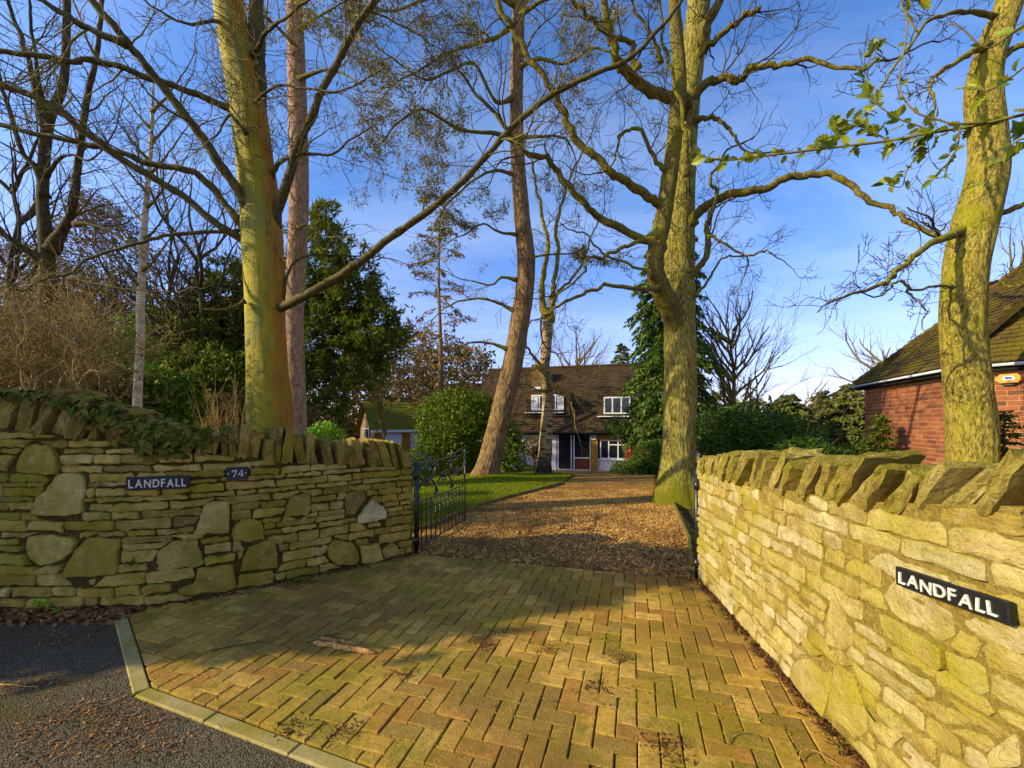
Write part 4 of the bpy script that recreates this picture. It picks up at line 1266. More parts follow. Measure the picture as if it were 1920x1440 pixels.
# ------------------------------------------------------------------ the house at the end of the drive
HY = 23.0
HO = Vector(((1045 - 960) / F * HY, HY)); HZ0 = EYE - (881 - HZ) / F * HY
def hu(x, v=0.0):
    kx = (x - 960) / F; X0, Y0 = HO.x + GV.x * v, HO.y + GV.y * v
    return (kx * Y0 - X0) / (GA.x - GA.y * kx)
def hz(x, y, v=0.0):
    Yd = HO.y + GV.y * v + GA.y * hu(x, v)
    return EYE - (y - HZ) / F * Yd
def hp3(u, v, z): return Vector((HO.x + GA.x * u + GV.x * v, HO.y + GA.y * u + GV.y * v, z))
hm = Matrix(((GA.x, GV.x, 0, HO.x), (GA.y, GV.y, 0, HO.y), (0, 0, 1, 0), (0, 0, 0, 1)))
house = empty('detached_house', hp3(0, 0, HZ0), 'white and brick house with brown tiled roof at the end of the drive', 'house')
def hbox(name, mat, u0, u1, v0, v1, z0, z1, parent=house):
    return MB().box(u0, u1, v0, v1, z0, z1).xf(hm).build(name, mat, parent)
zg = HZ0 - 0.3
eave = 1.04
uL, uR = hu(868), hu(1270)
hbox('wall', MAT['render'], uL, hu(1043), 0.0, 0.25, zg, eave)
hbox('wall', MAT['render'], hu(1121), uR, 0.02, 0.25, zg, hz(1150, 861))
hbox('wall', MAT['buff'], hu(1121), uR, 0.03, 0.25, hz(1150, 826), eave)
hbox('wall', MAT['buff'], hu(1176), uR, 0.025, 0.25, hz(1150, 861), hz(1150, 826))
hbox('brick_pier', MAT['buff'], hu(1108.6), hu(1121), -0.06, 0.25, zg, eave)
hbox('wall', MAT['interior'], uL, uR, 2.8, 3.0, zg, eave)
hbox('wall', MAT['render'], uL - 0.0, uL + 0.25, 0.25, 7, zg, eave)
hbox('floor', MAT['door_wood'], uL, uR, 0.25, 2.8, zg, HZ0 + 0.02)
def window(parent_name, u0, u1, v, z0, z1, cols, mat=MAT['white'], t=0.055, transom=None, glass=MAT['glass'], root=house):
    fr = MB()
    fr.box(u0, u1, v - 0.03, v + 0.05, z1 - t, z1); fr.box(u0, u1, v - 0.05, v + 0.05, z0, z0 + t)
    fr.box(u0, u0 + t, v - 0.03, v + 0.05, z0 + t, z1 - t); fr.box(u1 - t, u1, v - 0.03, v + 0.05, z0 + t, z1 - t)
    for c in cols: fr.box(u0 + (u1 - u0) * c - t / 2, u0 + (u1 - u0) * c + t / 2, v - 0.028, v + 0.045, z0 + t, z1 - t)
    if transom: fr.box(u0 + (u1 - u0) * transom[1] + t / 2, u1 - t, v - 0.026, v + 0.04, z0 + (z1 - z0) * transom[0], z0 + (z1 - z0) * transom[0] + t)
    w = fr.xf(hm).build(parent_name, mat, root)
    cs = [0] + list(cols) + [1]
    for a, b in zip(cs[:-1], cs[1:]):
        MB().box(u0 + (u1 - u0) * a + t / 2, u0 + (u1 - u0) * b - t / 2, v + 0.005, v + 0.02, z0 + t, z1 - t).xf(hm).build('pane', glass, w)
    return w
# glazed porch
u0, u1 = hu(1045), hu(1107.5)
dz1 = hz(1076, 813)
dw = window('door_frame', u0, u1, 0.05, HZ0, dz1, [0.42, 0.5], MAT['white'], 0.06)
hbox('door_panel', MAT['door_wood'], u0 + (u1 - u0) * 0.52, u1 - 0.07, 0.0, 0.03, HZ0 + 0.07, HZ0 + 0.66, dw)
hbox('door_rail', MAT['white'], u0 + (u1 - u0) * 0.5, u1 - 0.05, -0.02, 0.04, HZ0 + 0.66, HZ0 + 0.72, dw)
hbox('front_door', MAT['door_wood'], u0 + 0.3, u0 + 1.0, 1.2, 1.26, HZ0, dz1 - 0.1, dw)
wr = window('window', hu(1125), hu(1175), 0.04, hz(1150, 861), hz(1150, 825), [0.33, 0.68], MAT['white'], 0.06, (0.72, 0.33))
hbox('sill', MAT['white'], hu(1122), hu(1177), -0.06, 0.05, hz(1150, 863.5), hz(1150, 861.2), wr)
# roof: one long slope with two windows set into it
ridge_v = 4.3
zr = hz(1040, 690, ridge_v)
ev = -0.35
zs = lambda v: eave + 0.02 + (zr - eave) * (v - ev) / (ridge_v - ev)
rm = MB()
ul, ur = uL - 0.3, uR + 0.3
hipo = 1.2
P = [hp3(ul, ev, zs(ev)), hp3(ur, ev, zs(ev)), hp3(ur - 0.2, ridge_v, zr), hp3(hu(918, ridge_v), ridge_v, zr), hp3(ul, ridge_v * 2 - ev, zs(ev)), hp3(ur, ridge_v * 2 - ev, zs(ev))]
rm.add(P, [[0, 1, 2, 3], [0, 3, 4], [5, 4, 3, 2], [1, 5, 2]])
hroof = rm.build('roof', MAT['tile_brown'], house)
Bv = (hp3(0, ridge_v, zr) - hp3(0, ev, zs(ev))); Lb = Bv.length
hl = hu(918, ridge_v) - ul
tile_roof('roof_tiles', hroof, MAT['tile_brown'], P[0], hp3(1, 0, 0) - hp3(0, 0, 0), Bv, ur - ul, Lb, 0.27, 0.20, lambda a, b: a > hl * b / Lb, 0.03)
MB().tube([hp3(hu(918, ridge_v), ridge_v, zr + 0.02), hp3(ur - 0.2, ridge_v, zr + 0.02)], 0.11, 7).build('ridge_tiles', MAT['tile_brown'], hroof)
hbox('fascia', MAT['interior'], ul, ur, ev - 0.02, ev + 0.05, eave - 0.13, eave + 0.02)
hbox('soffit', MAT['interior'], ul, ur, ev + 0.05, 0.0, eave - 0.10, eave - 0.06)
MB().tube([hp3(ul, ev - 0.06, eave - 0.02), hp3(ur, ev - 0.06, eave - 0.02)], 0.05, 6).build('gutter', MAT['board'], house)
def dormer(x0, x1, y0, y1, cols, curtains):
    v = 0.35
    a, b = hu(x0, v), hu(x1, v); z0, z1 = hz((x0 + x1) / 2, y1, v), hz((x0 + x1) / 2, y0, v)
    bx = MB().box(a - 0.35, b + 0.35, v + 0.06, v + 2.2, z0 - 0.35, z1 + 0.12).xf(hm).build('dormer', MAT['tile_brown'], hroof)
    w = window('window', a, b, v, z0, z1, cols, MAT['white'], 0.07)
    hbox('sill', MAT['white'], a - 0.35, b + 0.02, v - 0.1, v + 0.05, z0 - 0.16, z0 - 0.11, w)
    if curtains:
        for (c0, c1) in ((0.04, 0.2), (0.8, 0.96)):
            hbox('curtain', MAT['curtain'], a + (b - a) * c0, a + (b - a) * c1, v - 0.004, v + 0.003, z0 + 0.08, z1 - 0.08, w)
dormer(996.6, 1057, 740, 769, [0.25, 0.5, 0.75], True)
dormer(1132, 1182, 744, 776, [0.33, 0.66], False)
cv = 2.6
hbox('chimney', m_simple('old_brick', srgb(112, 86, 50), 0.9, 0.1, 0.25, 10), hu(997, cv), hu(1016, cv), cv, cv + 0.6, zs(cv) - 0.4, hz(1006, 683, cv), hroof)
hbox('chimney_flashing', MAT['plastic_w'], hu(1000, cv), hu(1014, cv), cv - 0.03, cv, zs(cv) - 0.15, zs(cv) + 0.12, hroof)
# lower wing to the left
wl, wr_ = hu(800, 2.5), hu(905, 2.5)
hbox('wall', MAT['render'], wl, uL - 0.02, 2.5, 2.7, zg, eave + 0.2)
q = [hp3(wl - 0.3, 2.1, eave + 0.3), hp3(uL + 1.2, 2.1, eave + 0.3), hp3(uL + 1.2, 5.2, hz(860, 721, 5.2)), hp3(wl - 0.3, 5.2, hz(860, 721, 5.2))]
wing = MB().add(q, [[0, 1, 2, 3]]).build('roof', MAT['tile_brown'], house)
tile_roof('roof_tiles', wing, MAT['tile_brown'], q[0], q[1] - q[0], q[3] - q[0], (q[1] - q[0]).length, (q[3] - q[0]).length, 0.27, 0.2, None, 0.03)
# alarm box on the pier
al = px(1116, 821, 22.5)
hal = empty('alarm_box', al, 'small white alarm box with red mark above the porch brick pier', 'alarm box')
uu = hu(1113.5)
hbox('cover', MAT['plastic_w'], uu - 0.13, uu + 0.13, -0.14, -0.06, hz(1115, 824), hz(1115, 815.5), hal)
hbox('mark', MAT['plastic_r'], uu - 0.05, uu + 0.07, -0.15, -0.14, hz(1115, 821.5), hz(1115, 818.5), hal)

# ------------------------------------------------------------------ garage
GY = 20.0
C0 = Vector(((702 - 960) / F * GY, GY)); e1 = Vector((0.86, 0.51)).normalized(); e2 = Vector((-e1.y, e1.x))
gm = Matrix(((e1.x, e2.x, 0, C0.x), (e1.y, e2.y, 0, C0.y), (0, 0, 1, 0), (0, 0, 0, 1)))
g0 = gz(0, GY) - 0.1
garage = empty('garage', (C0.x, C0.y, g0), 'low garage with mossy roof and white doors beyond the shaded wall', 'garage')
ge = EYE - (803 - HZ) / F * GY; ga = EYE + (795 - 752) / F * GY; gw = 3.4; gl = 4.2
def gbox(name, mat, a0, a1, b0, b1, z0, z1, parent=garage): return MB().box(a0, a1, b0, b1, z0, z1).xf(gm).build(name, mat, parent)
gp_ = lambda a, b, z: gm @ Vector((a, b, z))
MB().add([gp_(0, 0, g0), gp_(0, gw, g0), gp_(0, gw, ge), gp_(0, gw / 2, ga), gp_(0, 0, ge)], [[0, 1, 2, 3, 4]]).build('gable_wall', m_simple('stone_render', srgb(126, 104, 76), 0.9, 0.1, 0.2, 4, 0.01), garage)
gbox('wall', MAT['buff'], 0.02, gl, 0.02, 0.2, g0, ge - 0.02)
gr_ = MB().add([gp_(-0.25, -0.3, ge - 0.1), gp_(gl + 0.2, -0.3, ge - 0.1), gp_(gl + 0.2, gw / 2, ga), gp_(-0.25, gw / 2, ga), gp_(-0.25, gw + 0.3, ge - 0.1), gp_(gl + 0.2, gw + 0.3, ge - 0.1)], [[0, 1, 2, 3], [3, 2, 5, 4]])
gro = gr_.build('roof', MAT['tile_moss'], garage)
qv = gp_(-0.25, gw / 2, ga) - gp_(-0.25, -0.3, ge - 0.1)
tile_roof('roof_tiles', gro, MAT['tile_moss'], gp_(-0.25, -0.3, ge - 0.1), gp_(1, 0, 0) - gp_(0, 0, 0), qv, gl + 0.45, qv.length, 0.25, 0.17, None, 0.025)
gbox('fascia', MAT['white'], -0.2, gl + 0.1, -0.34, -0.29, ge - 0.2, ge - 0.08)
for a0, a1 in ((0.35, 1.3), (1.75, 2.9)):
    d = gbox('garage_door', MAT['white'], a0, a1, -0.05, 0.01, g0, ge - 0.25)
    for kk in range(5): gbox('door_groove', MAT['plastic_w'], a0 + 0.02, a1 - 0.02, -0.058, -0.051, g0 + 0.2 + kk * 0.35, g0 + 0.2 + kk * 0.35 + 0.3, d)
gwd = MB().box(-0.04, 0.02, 1.0, 2.2, ge - 0.9, ge - 0.05).xf(gm).build('window', MAT['glass'], garage)
for b0 in (1.0, 1.9, 2.2): gbox('window_bar', MAT['white'], -0.06, -0.041, b0 - 0.03, b0 + 0.03, ge - 0.9, ge - 0.02, gwd)
gbox('window_bar', MAT['white'], -0.06, -0.042, 1.0, 2.2, ge - 0.06, ge, gwd)
# timber edging along the drive
def edging(name, pts, label, z=0.0, h=0.1):
    root = empty(name, (*pts[0], 0), label, 'edging', 'timber edging boards along the drive')
    for a, b in zip(pts[:-1], pts[1:]):
        d = Vector((b[0] - a[0], b[1] - a[1])); L = d.length
        m_ = MB().bevbox(0.004, L - 0.004, -0.022, 0.022, -0.1, h, 0.006).mesh('board')
        link('board', m_, MAT['wood'], root, (a[0], a[1], gz(a[0], a[1])), (0, 0, math.atan2(d.y, d.x)))
edging('drive_edging', [gp(1055, 907), gp(1000, 921.5), gp(940, 937), gp(900, 949.5), gp(855, 967.5), gp(800, 990), (-1.55, 5.55)], 'low mossy timber edging between the lawn and the gravel drive', 0.03, 0.055)
edging('drive_edging', [gp(1258, 936), (2.62, 6.5), (2.25, 5.3), (1.98, 4.6)], 'timber edging board by the oak foot, running to the sunlit wall', 0.0, 0.07)
# ------------------------------------------------------------------ trees
UPV = Vector((0, 0, 1))
def rvec(r):
    return Vector((r.gauss(0, 1), r.gauss(0, 1), r.gauss(0, 1))).normalized()

class Sp:      # how a species grows
    def __init__(s, seg=0.16, gnarl=0.22, up=0.05, kids=(0, 3, 4, 4), ratio=(0.35, 0.65), spread=0.9, rmin=0.0022, taper=0.75, kr=0.6):
        s.seg, s.gnarl, s.up, s.kids, s.ratio, s.spread, s.rmin, s.taper, s.kr = seg, gnarl, up, kids, ratio, spread, rmin, taper, kr

def grow(out, p, d, L, r, lvl, sp, R_):
    n = max(3, min(14, int(L / sp.seg)))
    pts, rad, dirs = [p.copy()], [r], [d.copy()]
    for i in range(n):
        d = (d + rvec(R_) * sp.gnarl + UPV * sp.up).normalized()
        p = p + d * (L / n)
        pts.append(p); dirs.append(d); rad.append(max(r * (1 - (i + 1) / n * sp.taper), sp.rmin))
    out.append((pts, rad))
    if lvl > 0 and lvl < len(sp.kids) + 1:
        for q in range(sp.kids[lvl]):
            i = R_.randint(max(1, n // 5), n)
            side = rvec(R_); side = (side - dirs[i] * side.dot(dirs[i])).normalized()
            cd = (dirs[i] + side * sp.spread * R_.uniform(0.6, 1.3)).normalized()
            grow(out, pts[i], cd, L * R_.uniform(*sp.ratio), max(rad[i] * sp.kr, sp.rmin), lvl - 1, sp, R_)

def trunk_mesh(pts, rad, sides=40, ring=0.05, amp=0.05, freq=7, vert=1.2, seed=0, flare=None):
    """Trunk tube with bark relief in the surface. flare = (height, factor, lobes)."""
    P = catmull(pts, 8); Rr = np.interp(np.linspace(0, 1, len(P)), np.linspace(0, 1, len(rad)), rad)
    d = np.concatenate([[0], np.cumsum(np.linalg.norm(np.diff(P, axis=0), axis=1))])
    n = max(8, int(d[-1] / ring))
    t = np.linspace(0, d[-1], n)
    P = np.stack([np.interp(t, d, P[:, i]) for i in range(3)], -1); Rr = np.interp(t, d, Rr)
    v, q = tubes([(P, Rr)], sides)
    v = v.reshape(n, sides, 3)
    for i in range(n):
        for j in range(sides):
            a = j / sides * 2 * math.pi
            c = Vector(P[i]); o = Vector(v[i, j]) - c
            k = amp * mnoise.fractal((math.cos(a) * freq / 2 + seed, math.sin(a) * freq / 2, t[i] * vert), 1.0, 2.0, 2)
            k += amp * 0.8 * mnoise.noise((math.cos(a) * 1.2 + seed, math.sin(a) * 1.2, t[i] * 1.3))
            if flare and t[i] < flare[0]:
                f = (1 - t[i] / flare[0]) ** 2.2
                k += flare[1] * f * (0.6 + 0.55 * max(0, math.sin(a * flare[2] + seed)) + 0.3 * mnoise.noise((math.cos(a) * 2, math.sin(a) * 2, seed)))
            v[i, j] = c + o * (1 + k)
    return v.reshape(-1, 3), q

class Tree:
    def __init__(s, name, loc, label, cat='tree', group=None, seed=1):
        s.o = empty(name, loc, label, cat, group); s.r = random.Random(seed); s.tw = []
    def trunk(s, pxs, Y, mat, w, base=None, ring=0.05, sides=40, name='trunk', **kw):
        """pxs: photograph pixels up the trunk with a distance; w: widths in pixels at those points."""
        Ys = Y if hasattr(Y, '__len__') else [Y] * len(pxs)
        pts = [px(x, y, q) for (x, y), q in zip(pxs, Ys)]
        rad = [a / 2 / F * q / math.hypot(1, (x - 960) / F) for a, q, (x, y) in zip(w, Ys, pxs)]
        if base is not None:
            pts = [Vector(base)] + pts; rad = [rad[0] * 1.04] + rad
        v, q = trunk_mesh(pts, rad, sides, ring, **kw)
        s.pts, s.rad = pts, rad
        return wmesh(name, v, q, mat, s.o, True)
    def limb(s, pxs, Y0, Y1, w0, w1, mat, sp=None, dens=3.0, L=(0.5, 1.3), lvl=2, wig=0.012, sides=9, tipgrow=True, rk=0.42, frm=0.15, name='branch', flare=0.9, deep=()):
        n = len(pxs)
        pts = [px(x, y, Y0 + (Y1 - Y0) * (i / (n - 1)) + (deep[i] if i < len(deep) else 0)) for i, (x, y) in enumerate(pxs)]
        P = catmull(pts, 5)
        sd = s.r.uniform(0, 99)
        for i in range(1, len(P)):
            P[i] += np.array([mnoise.noise((i * 0.55, sd, k * 7.1)) for k in range(3)]) * wig * 2
        Ym = (Y0 + Y1) / 2
        wk = 0.86
        rad = [wk * (w0 + (w1 - w0) * (i / (len(P) - 1))) / 2 / F * (Y0 + (Y1 - Y0) * i / (len(P) - 1)) * (1 + 0.22 * mnoise.noise((i * 0.8, sd, 5))) * (1 + flare * math.exp(-i / 2.5)) for i in range(len(P))]
        m = MB().tube([tuple(p) for p in P], rad, sides)
        o = m.build(name, mat, s.o, True)
        if sp:
            ln = np.linalg.norm(np.diff(P, axis=0), axis=1); tot = ln.sum()
            for _ in range(int(tot * dens)):
                i = s.r.randint(int(len(P) * frm), len(P) - 2)
                t = Vector(P[i + 1] - P[i]).normalized()
                side = rvec(s.r); side = (side - t * side.dot(t)).normalized()
                cd = (t * 0.55 + side * s.r.uniform(0.5, 1.1) + UPV * sp.up).normalized()
                l = s.r.uniform(*L)
                grow(s.tw, Vector(P[i]), cd, l, max(sp.rmin, min(rad[i] * rk, 0.014 * l)), lvl, sp, s.r)
            if tipgrow:
                grow(s.tw, Vector(P[-1]), Vector(P[-1] - P[-2]).normalized(), L[1], rad[-1], lvl, sp, s.r)
        return P, rad
    def finish(s, mat, name='twigs', sides=3):
        thick = [l for l in s.tw if l[1][0] > 0.008]; thin = [l for l in s.tw if l[1][0] <= 0.008]
        V, Q, b = [], [], 0
        for g, k in ((thick, 5), (thin, sides)):
            if g:
                v, q = tubes(g, k); V.append(v); Q.append(q + b); b += len(v)
        if V:
            tag(wmesh(name, np.concatenate(V), np.concatenate(Q), mat, s.o, True), kind='stuff')
        return s

def leaf_quads(C, size, asp=0.5, A=None, aj=1.0, flat=0.0):
    """Diamond leaves at centres C; A preferred long-axis directions."""
    n = len(C)
    a = rng.normal(0, 1, (n, 3))
    if A is not None: a = A + a * aj
    a[:, 2] *= (1 - flat)
    a /= np.linalg.norm(a, axis=1, keepdims=True) + 1e-9
    b = rng.normal(0, 1, (n, 3)); b[:, 2] *= (1 - flat)
    b -= a * (a * b).sum(1, keepdims=True); b /= np.linalg.norm(b, axis=1, keepdims=True) + 1e-9
    s = (size * rng.uniform(0.6, 1.35, n))[:, None]
    v = np.stack([C - a * s / 2, C + b * s * asp / 2 - a * s * 0.05, C + a * s / 2, C - b * s * asp / 2 - a * s * 0.05], 1)
    return v.reshape(-1, 3), np.arange(4 * n).reshape(n, 4)

def nz3(P, sc, seed=0):
    return np.array([mnoise.noise((p[0] * sc + seed, p[1] * sc, p[2] * sc)) for p in P])

def lobes_leaves(lobes, n, inner=0.15, rag=0.28, sc=1.6, gap=-0.25, seed=0):
    """Leaf positions over uneven lobes: (centre, radii). Gaps follow noise."""
    vol = np.array([l[1][0] * l[1][2] for l in lobes]); pr = vol / vol.sum()
    out, nor = [], []
    for l, c in zip(lobes, rng.multinomial(int(n * 1.5), pr)):
        d = rng.normal(0, 1, (c, 3)); d /= np.linalg.norm(d, axis=1, keepdims=True)
        k = np.where(rng.uniform(0, 1, c) < inner, rng.uniform(0.3, 0.85, c), rng.normal(0.93, 0.09, c))
        d0 = d * np.array(l[1])
        k = k * (1 + rag * nz3(d0 * 1.0 + np.array(l[0]), sc, seed) + rag * 0.6 * nz3(d0 + np.array(l[0]), sc * 3.1, seed))
        P = np.array(l[0]) + d0 * k[:, None]
        out.append(P); nor.append(d)
    P = np.concatenate(out); N = np.concatenate(nor)
    keep = nz3(P, sc * 1.7, seed + 31) > gap
    P, N = P[keep], N[keep]
    m = min(n, len(P)); i = rng.permutation(len(P))[:m]
    return P[i], N[i]

def bush(name, label, cat, lobes, n, size, mat, stem_mat=None, asp=0.45, gap=-0.25, rag=0.28, sc=1.6, group=None, inner=0.2, stems=6, flat=0.0, floor=None, part='foliage', seed=0):
    c = np.mean([l[0] for l in lobes], axis=0); zb = floor if floor is not None else gz(c[0], c[1])
    o = empty(name, (c[0], c[1], zb), label, cat, group)
    P, N = lobes_leaves(lobes, n, inner, rag, sc, gap, seed)
    k = P[:, 2] > zb - 0.02
    P, N = P[k], N[k]
    v, f = leaf_quads(P, size, asp, N, 0.9, flat)
    tag(wmesh(part, v, f, mat, o), kind='stuff')
    r = random.Random(seed + 5)
    lines = []
    for i in range(stems):
        l = lobes[i % len(lobes)]
        a = Vector((c[0] + r.gauss(0, 0.12), c[1] + r.gauss(0, 0.12), zb - 0.05)); b = Vector(l[0]) + Vector((r.gauss(0, 0.3) * l[1][0], r.gauss(0, 0.3) * l[1][1], 0.35 * l[1][2]))
        pts = [a.lerp(b, t / 5) + Vector((r.gauss(0, 0.03), r.gauss(0, 0.03), 0)) for t in range(6)]
        lines.append((pts, [0.022 - 0.003 * t for t in range(6)]))
        for q in range(4):
            grow(lines, pts[r.randint(2, 5)], (rvec(r) + UPV * 0.5).normalized(), 0.7 * l[1][0], 0.01, 1, Sp(kids=(0, 3)), r)
    if lines:
        v, f = tubes(lines, 5)
        wmesh('stems', v, f, stem_mat or MAT['stem'], o, True)
    return o

def conifer(name, label, base, H, Rr, n_br, per, size, mat, bark, seed, droop=0.25, shape=1.0, start=0.06, asp=0.35, group=None, gapp=0.0, cat='tree', lean=0.0, trunk_r=None, spray=0.35):
    """Tree with a straight trunk and tiers of boughs covered with sprays."""
    r = random.Random(seed)
    o = empty(name, base, label, cat, group)
    tr = trunk_r or H * 0.022
    tp = [(base[0] + lean * H * t + 0.02 * H * mnoise.noise((t * 2, seed, 0)), base[1], base[2] - 0.1 + (H + 0.1) * t) for t in np.linspace(0, 1, 9)]
    wmesh('trunk', *tubes([(tp, [tr * (1 - 0.9 * t) for t in np.linspace(0, 1, 9)])], 10), bark, o, True)
    lines, C, A = [], [], []
    for i in range(n_br):
        t = start + (1 - start) * (i + r.random()) / n_br
        if r.random() < gapp: continue
        L = Rr * (1 - t) ** shape * r.uniform(0.65, 1.15) + 0.08 * Rr
        a = i * 2.399 + r.gauss(0, 0.35)
        p = Vector((np.interp(t, np.linspace(0, 1, 9), [q[0] for q in tp]), base[1], base[2] + H * t))
        d = Vector((math.cos(a), math.sin(a), 0.35 - droop * 0.4))
        n = 6; pts = [p]; rad = [0.006 + 0.02 * L / max(Rr, 0.1) * tr * 8]
        for k in range(n):
            d = (d + Vector((0, 0, -droop * 0.32 + (0.06 if k > 3 else 0))) + rvec(r) * 0.08).normalized()
            p = p + d * (L / n); pts.append(p); rad.append(rad[0] * (1 - 0.85 * (k + 1) / n))
        lines.append((pts, rad))
        m = int(per * (L / Rr + 0.25))
        arr = np.array([tuple(q) for q in pts]); u = rng.uniform(0.12, 1.02, m) ** 0.8 * n
        u = np.clip(u, 0, n - 1e-3); ii = u.astype(int); fr = (u - ii)[:, None]
        c = arr[ii] * (1 - fr) + arr[ii + 1] * fr
        wdt = (spray * L * (1.1 - u / n * 0.75))[:, None]
        side = np.array([-math.sin(a), math.cos(a), 0])
        c = c + side * rng.normal(0, 0.42, (m, 1)) * wdt + np.stack([rng.normal(0, 0.04, m), rng.normal(0, 0.04, m), -np.abs(rng.normal(0, 0.10, m)) * L * 0.6], -1)
        C.append(c); A.append(np.tile(np.array([math.cos(a) * 0.8, math.sin(a) * 0.8, -droop * 1.3]), (m, 1)))
    v, f = tubes(lines, 4); tag(wmesh('boughs', v, f, bark, o, True), kind='stuff')
    if per:
        v, f = leaf_quads(np.concatenate(C), size, asp, np.concatenate(A), 0.55)
        tag(wmesh('crown', v, f, mat, o), kind='stuff')
    return o

SPB = Sp(0.12, 0.27, 0.03, (0, 3, 4, 4), (0.35, 0.62), 0.85, 0.0036)                # beech
SPO = Sp(0.11, 0.42, 0.06, (0, 4, 4, 4), (0.35, 0.65), 1.0, 0.0034)                # oak, crooked
SPP = Sp(0.2, 0.3, -0.02, (0, 3, 5, 4), (0.4, 0.7), 0.9, 0.004)                   # pine
SPF = Sp(0.3, 0.22, 0.12, (0, 4, 4, 4), (0.4, 0.7), 0.75, 0.004)           # far trees

# --- beech behind the ivy wall
BY = 6.5
t = Tree('beech_tree', (*px(505, 900, BY).xy, 0), 'large beech with yellow-green and orange smooth trunk behind the ivy wall', 'tree', None, 21)
t.trunk([(508, 800), (502, 700), (498, 600), (497, 540), (492, 450), (486, 370), (478, 300), (466, 210), (445, 100), (428, 0), (415, -110), (408, -240)], BY, MAT['beech'],
        [90, 82, 77, 78, 82, 80, 74, 72, 66, 62, 52, 36], base=px(510, 985, BY), sides=48, amp=0.03, freq=3, vert=0.7, seed=2)
bl = lambda p, y0, y1, w0, w1, **k: t.limb(p, y0, y1, w0, w1, MAT['beech_limb'], SPB, **k)
bl([(478, 290), (478, 240), (482, 150), (482, 70), (478, -60)], 6.55, 6.6, 46, 28, dens=3, flare=0.1)
bl([(498, 590), (522, 578), (548, 566), (590, 545), (640, 515), (680, 487), (720, 455), (790, 405), (850, 358), (900, 305), (960, 240), (1010, 195), (1060, 165), (1110, 140), (1180, 110), (1240, 50), (1295, -20)], 6.42, 5.0, 20, 8, flare=0.75, deep=(0.30, 0.13, 0.03), dens=1.6, frm=0.4, L=(0.4, 1.2))
bl([(470, 462), (451, 447), (400, 415), (340, 365), (280, 328), (215, 290), (150, 240), (90, 195), (0, 157), (-80, 130)], 6.5, 5.2, 17, 12, dens=2.6, L=(0.5, 1.4))
bl([(470, 440), (451, 420), (404, 358), (373, 330), (338, 315), (280, 307), (233, 288), (171, 272), (109, 260), (39, 245), (-60, 215)], 6.5, 5.8, 16, 9, dens=2.6, L=(0.5, 1.4))
bl([(478, 430), (470, 408), (447, 358), (412, 307), (373, 249), (330, 194), (288, 140), (249, 93), (222, 58), (167, -5), (120, -60)], 6.5, 5.0, 22, 14, dens=2.6, L=(0.5, 1.4))
bl([(235, 80), (218, 76), (156, 50), (132, 33), (78, 0), (20, -30)], 5.2, 4.8, 14, 10, dens=2.0, frm=0.1)
bl([(450, 215), (424, 202), (373, 179), (311, 156), (272, 144), (233, 128), (175, 113), (128, 115), (78, 105), (0, 97), (-80, 90)], 6.5, 5.4, 14, 10, dens=2.6, L=(0.5, 1.4))
bl([(470, 430), (451, 432), (370, 436), (311, 443), (272, 453), (233, 463), (163, 486), (136, 510), (89, 521), (39, 545), (8, 521)], 6.5, 5.0, 9, 4, dens=2.0, L=(0.3, 0.8))
bl([(512, 420), (521, 389), (545, 323), (556, 280), (583, 222), (607, 163), (638, 109), (661, 58), (700, 8), (735, -50)], 6.5, 5.6, 20, 12, dens=3.6)
bl([(505, 345), (520, 310), (545, 295), (580, 288), (620, 290), (655, 262)], 6.5, 6.0, 9, 4, dens=4, L=(0.3, 0.9))
bl([(470, 215), (480, 190), (520, 160), (570, 165), (640, 170), (700, 140)], 6.5, 5.6, 7, 3, dens=4, L=(0.3, 0.9))
bl([(450, 60), (400, 40), (350, 45), (300, 20)], 6.5, 5.6, 8, 4, dens=4, L=(0.4, 1.0))
bl([(470, 110), (500, 60), (540, 30), (590, -10)], 6.5, 5.6, 9, 4, dens=4, L=(0.4, 1.0))
bl([(462, 250), (430, 215), (415, 245), (395, 262)], 6.1, 5.9, 6, 3, dens=4, L=(0.2, 0.6))
bl([(460, 565), (440, 575), (410, 582), (370, 577), (352, 572)], 6.2, 5.9, 6, 3, dens=2, L=(0.2, 0.5))
bl([(530, 560), (545, 500), (580, 480), (640, 478), (700, 480)], 6.5, 6.7, 5, 3, dens=3, L=(0.3, 0.8))
# the knotty burr low on the trunk
V, f = rough_block(0.16, 0.2, 0.2, 4, 5, 0.1, 0.9)
wmesh('burr', V + np.array(px(474, 655, 6.33)), f, MAT['beech'], t.o, True)
# many short shoots off the upper trunk
for _ in range(46):
    y = t.r.uniform(-80, 330); xx = np.interp(y, [-110, 0, 210, 330], [432, 444, 470, 482])
    p = px(xx + t.r.uniform(-28, 28), y, 6.5 - 0.28)
    grow(t.tw, p, (rvec(t.r) + Vector((0, -0.5, 0.1))).normalized(), t.r.uniform(0.3, 1.1), 0.007, 2, SPB, t.r)
t.finish(MAT['twig'])

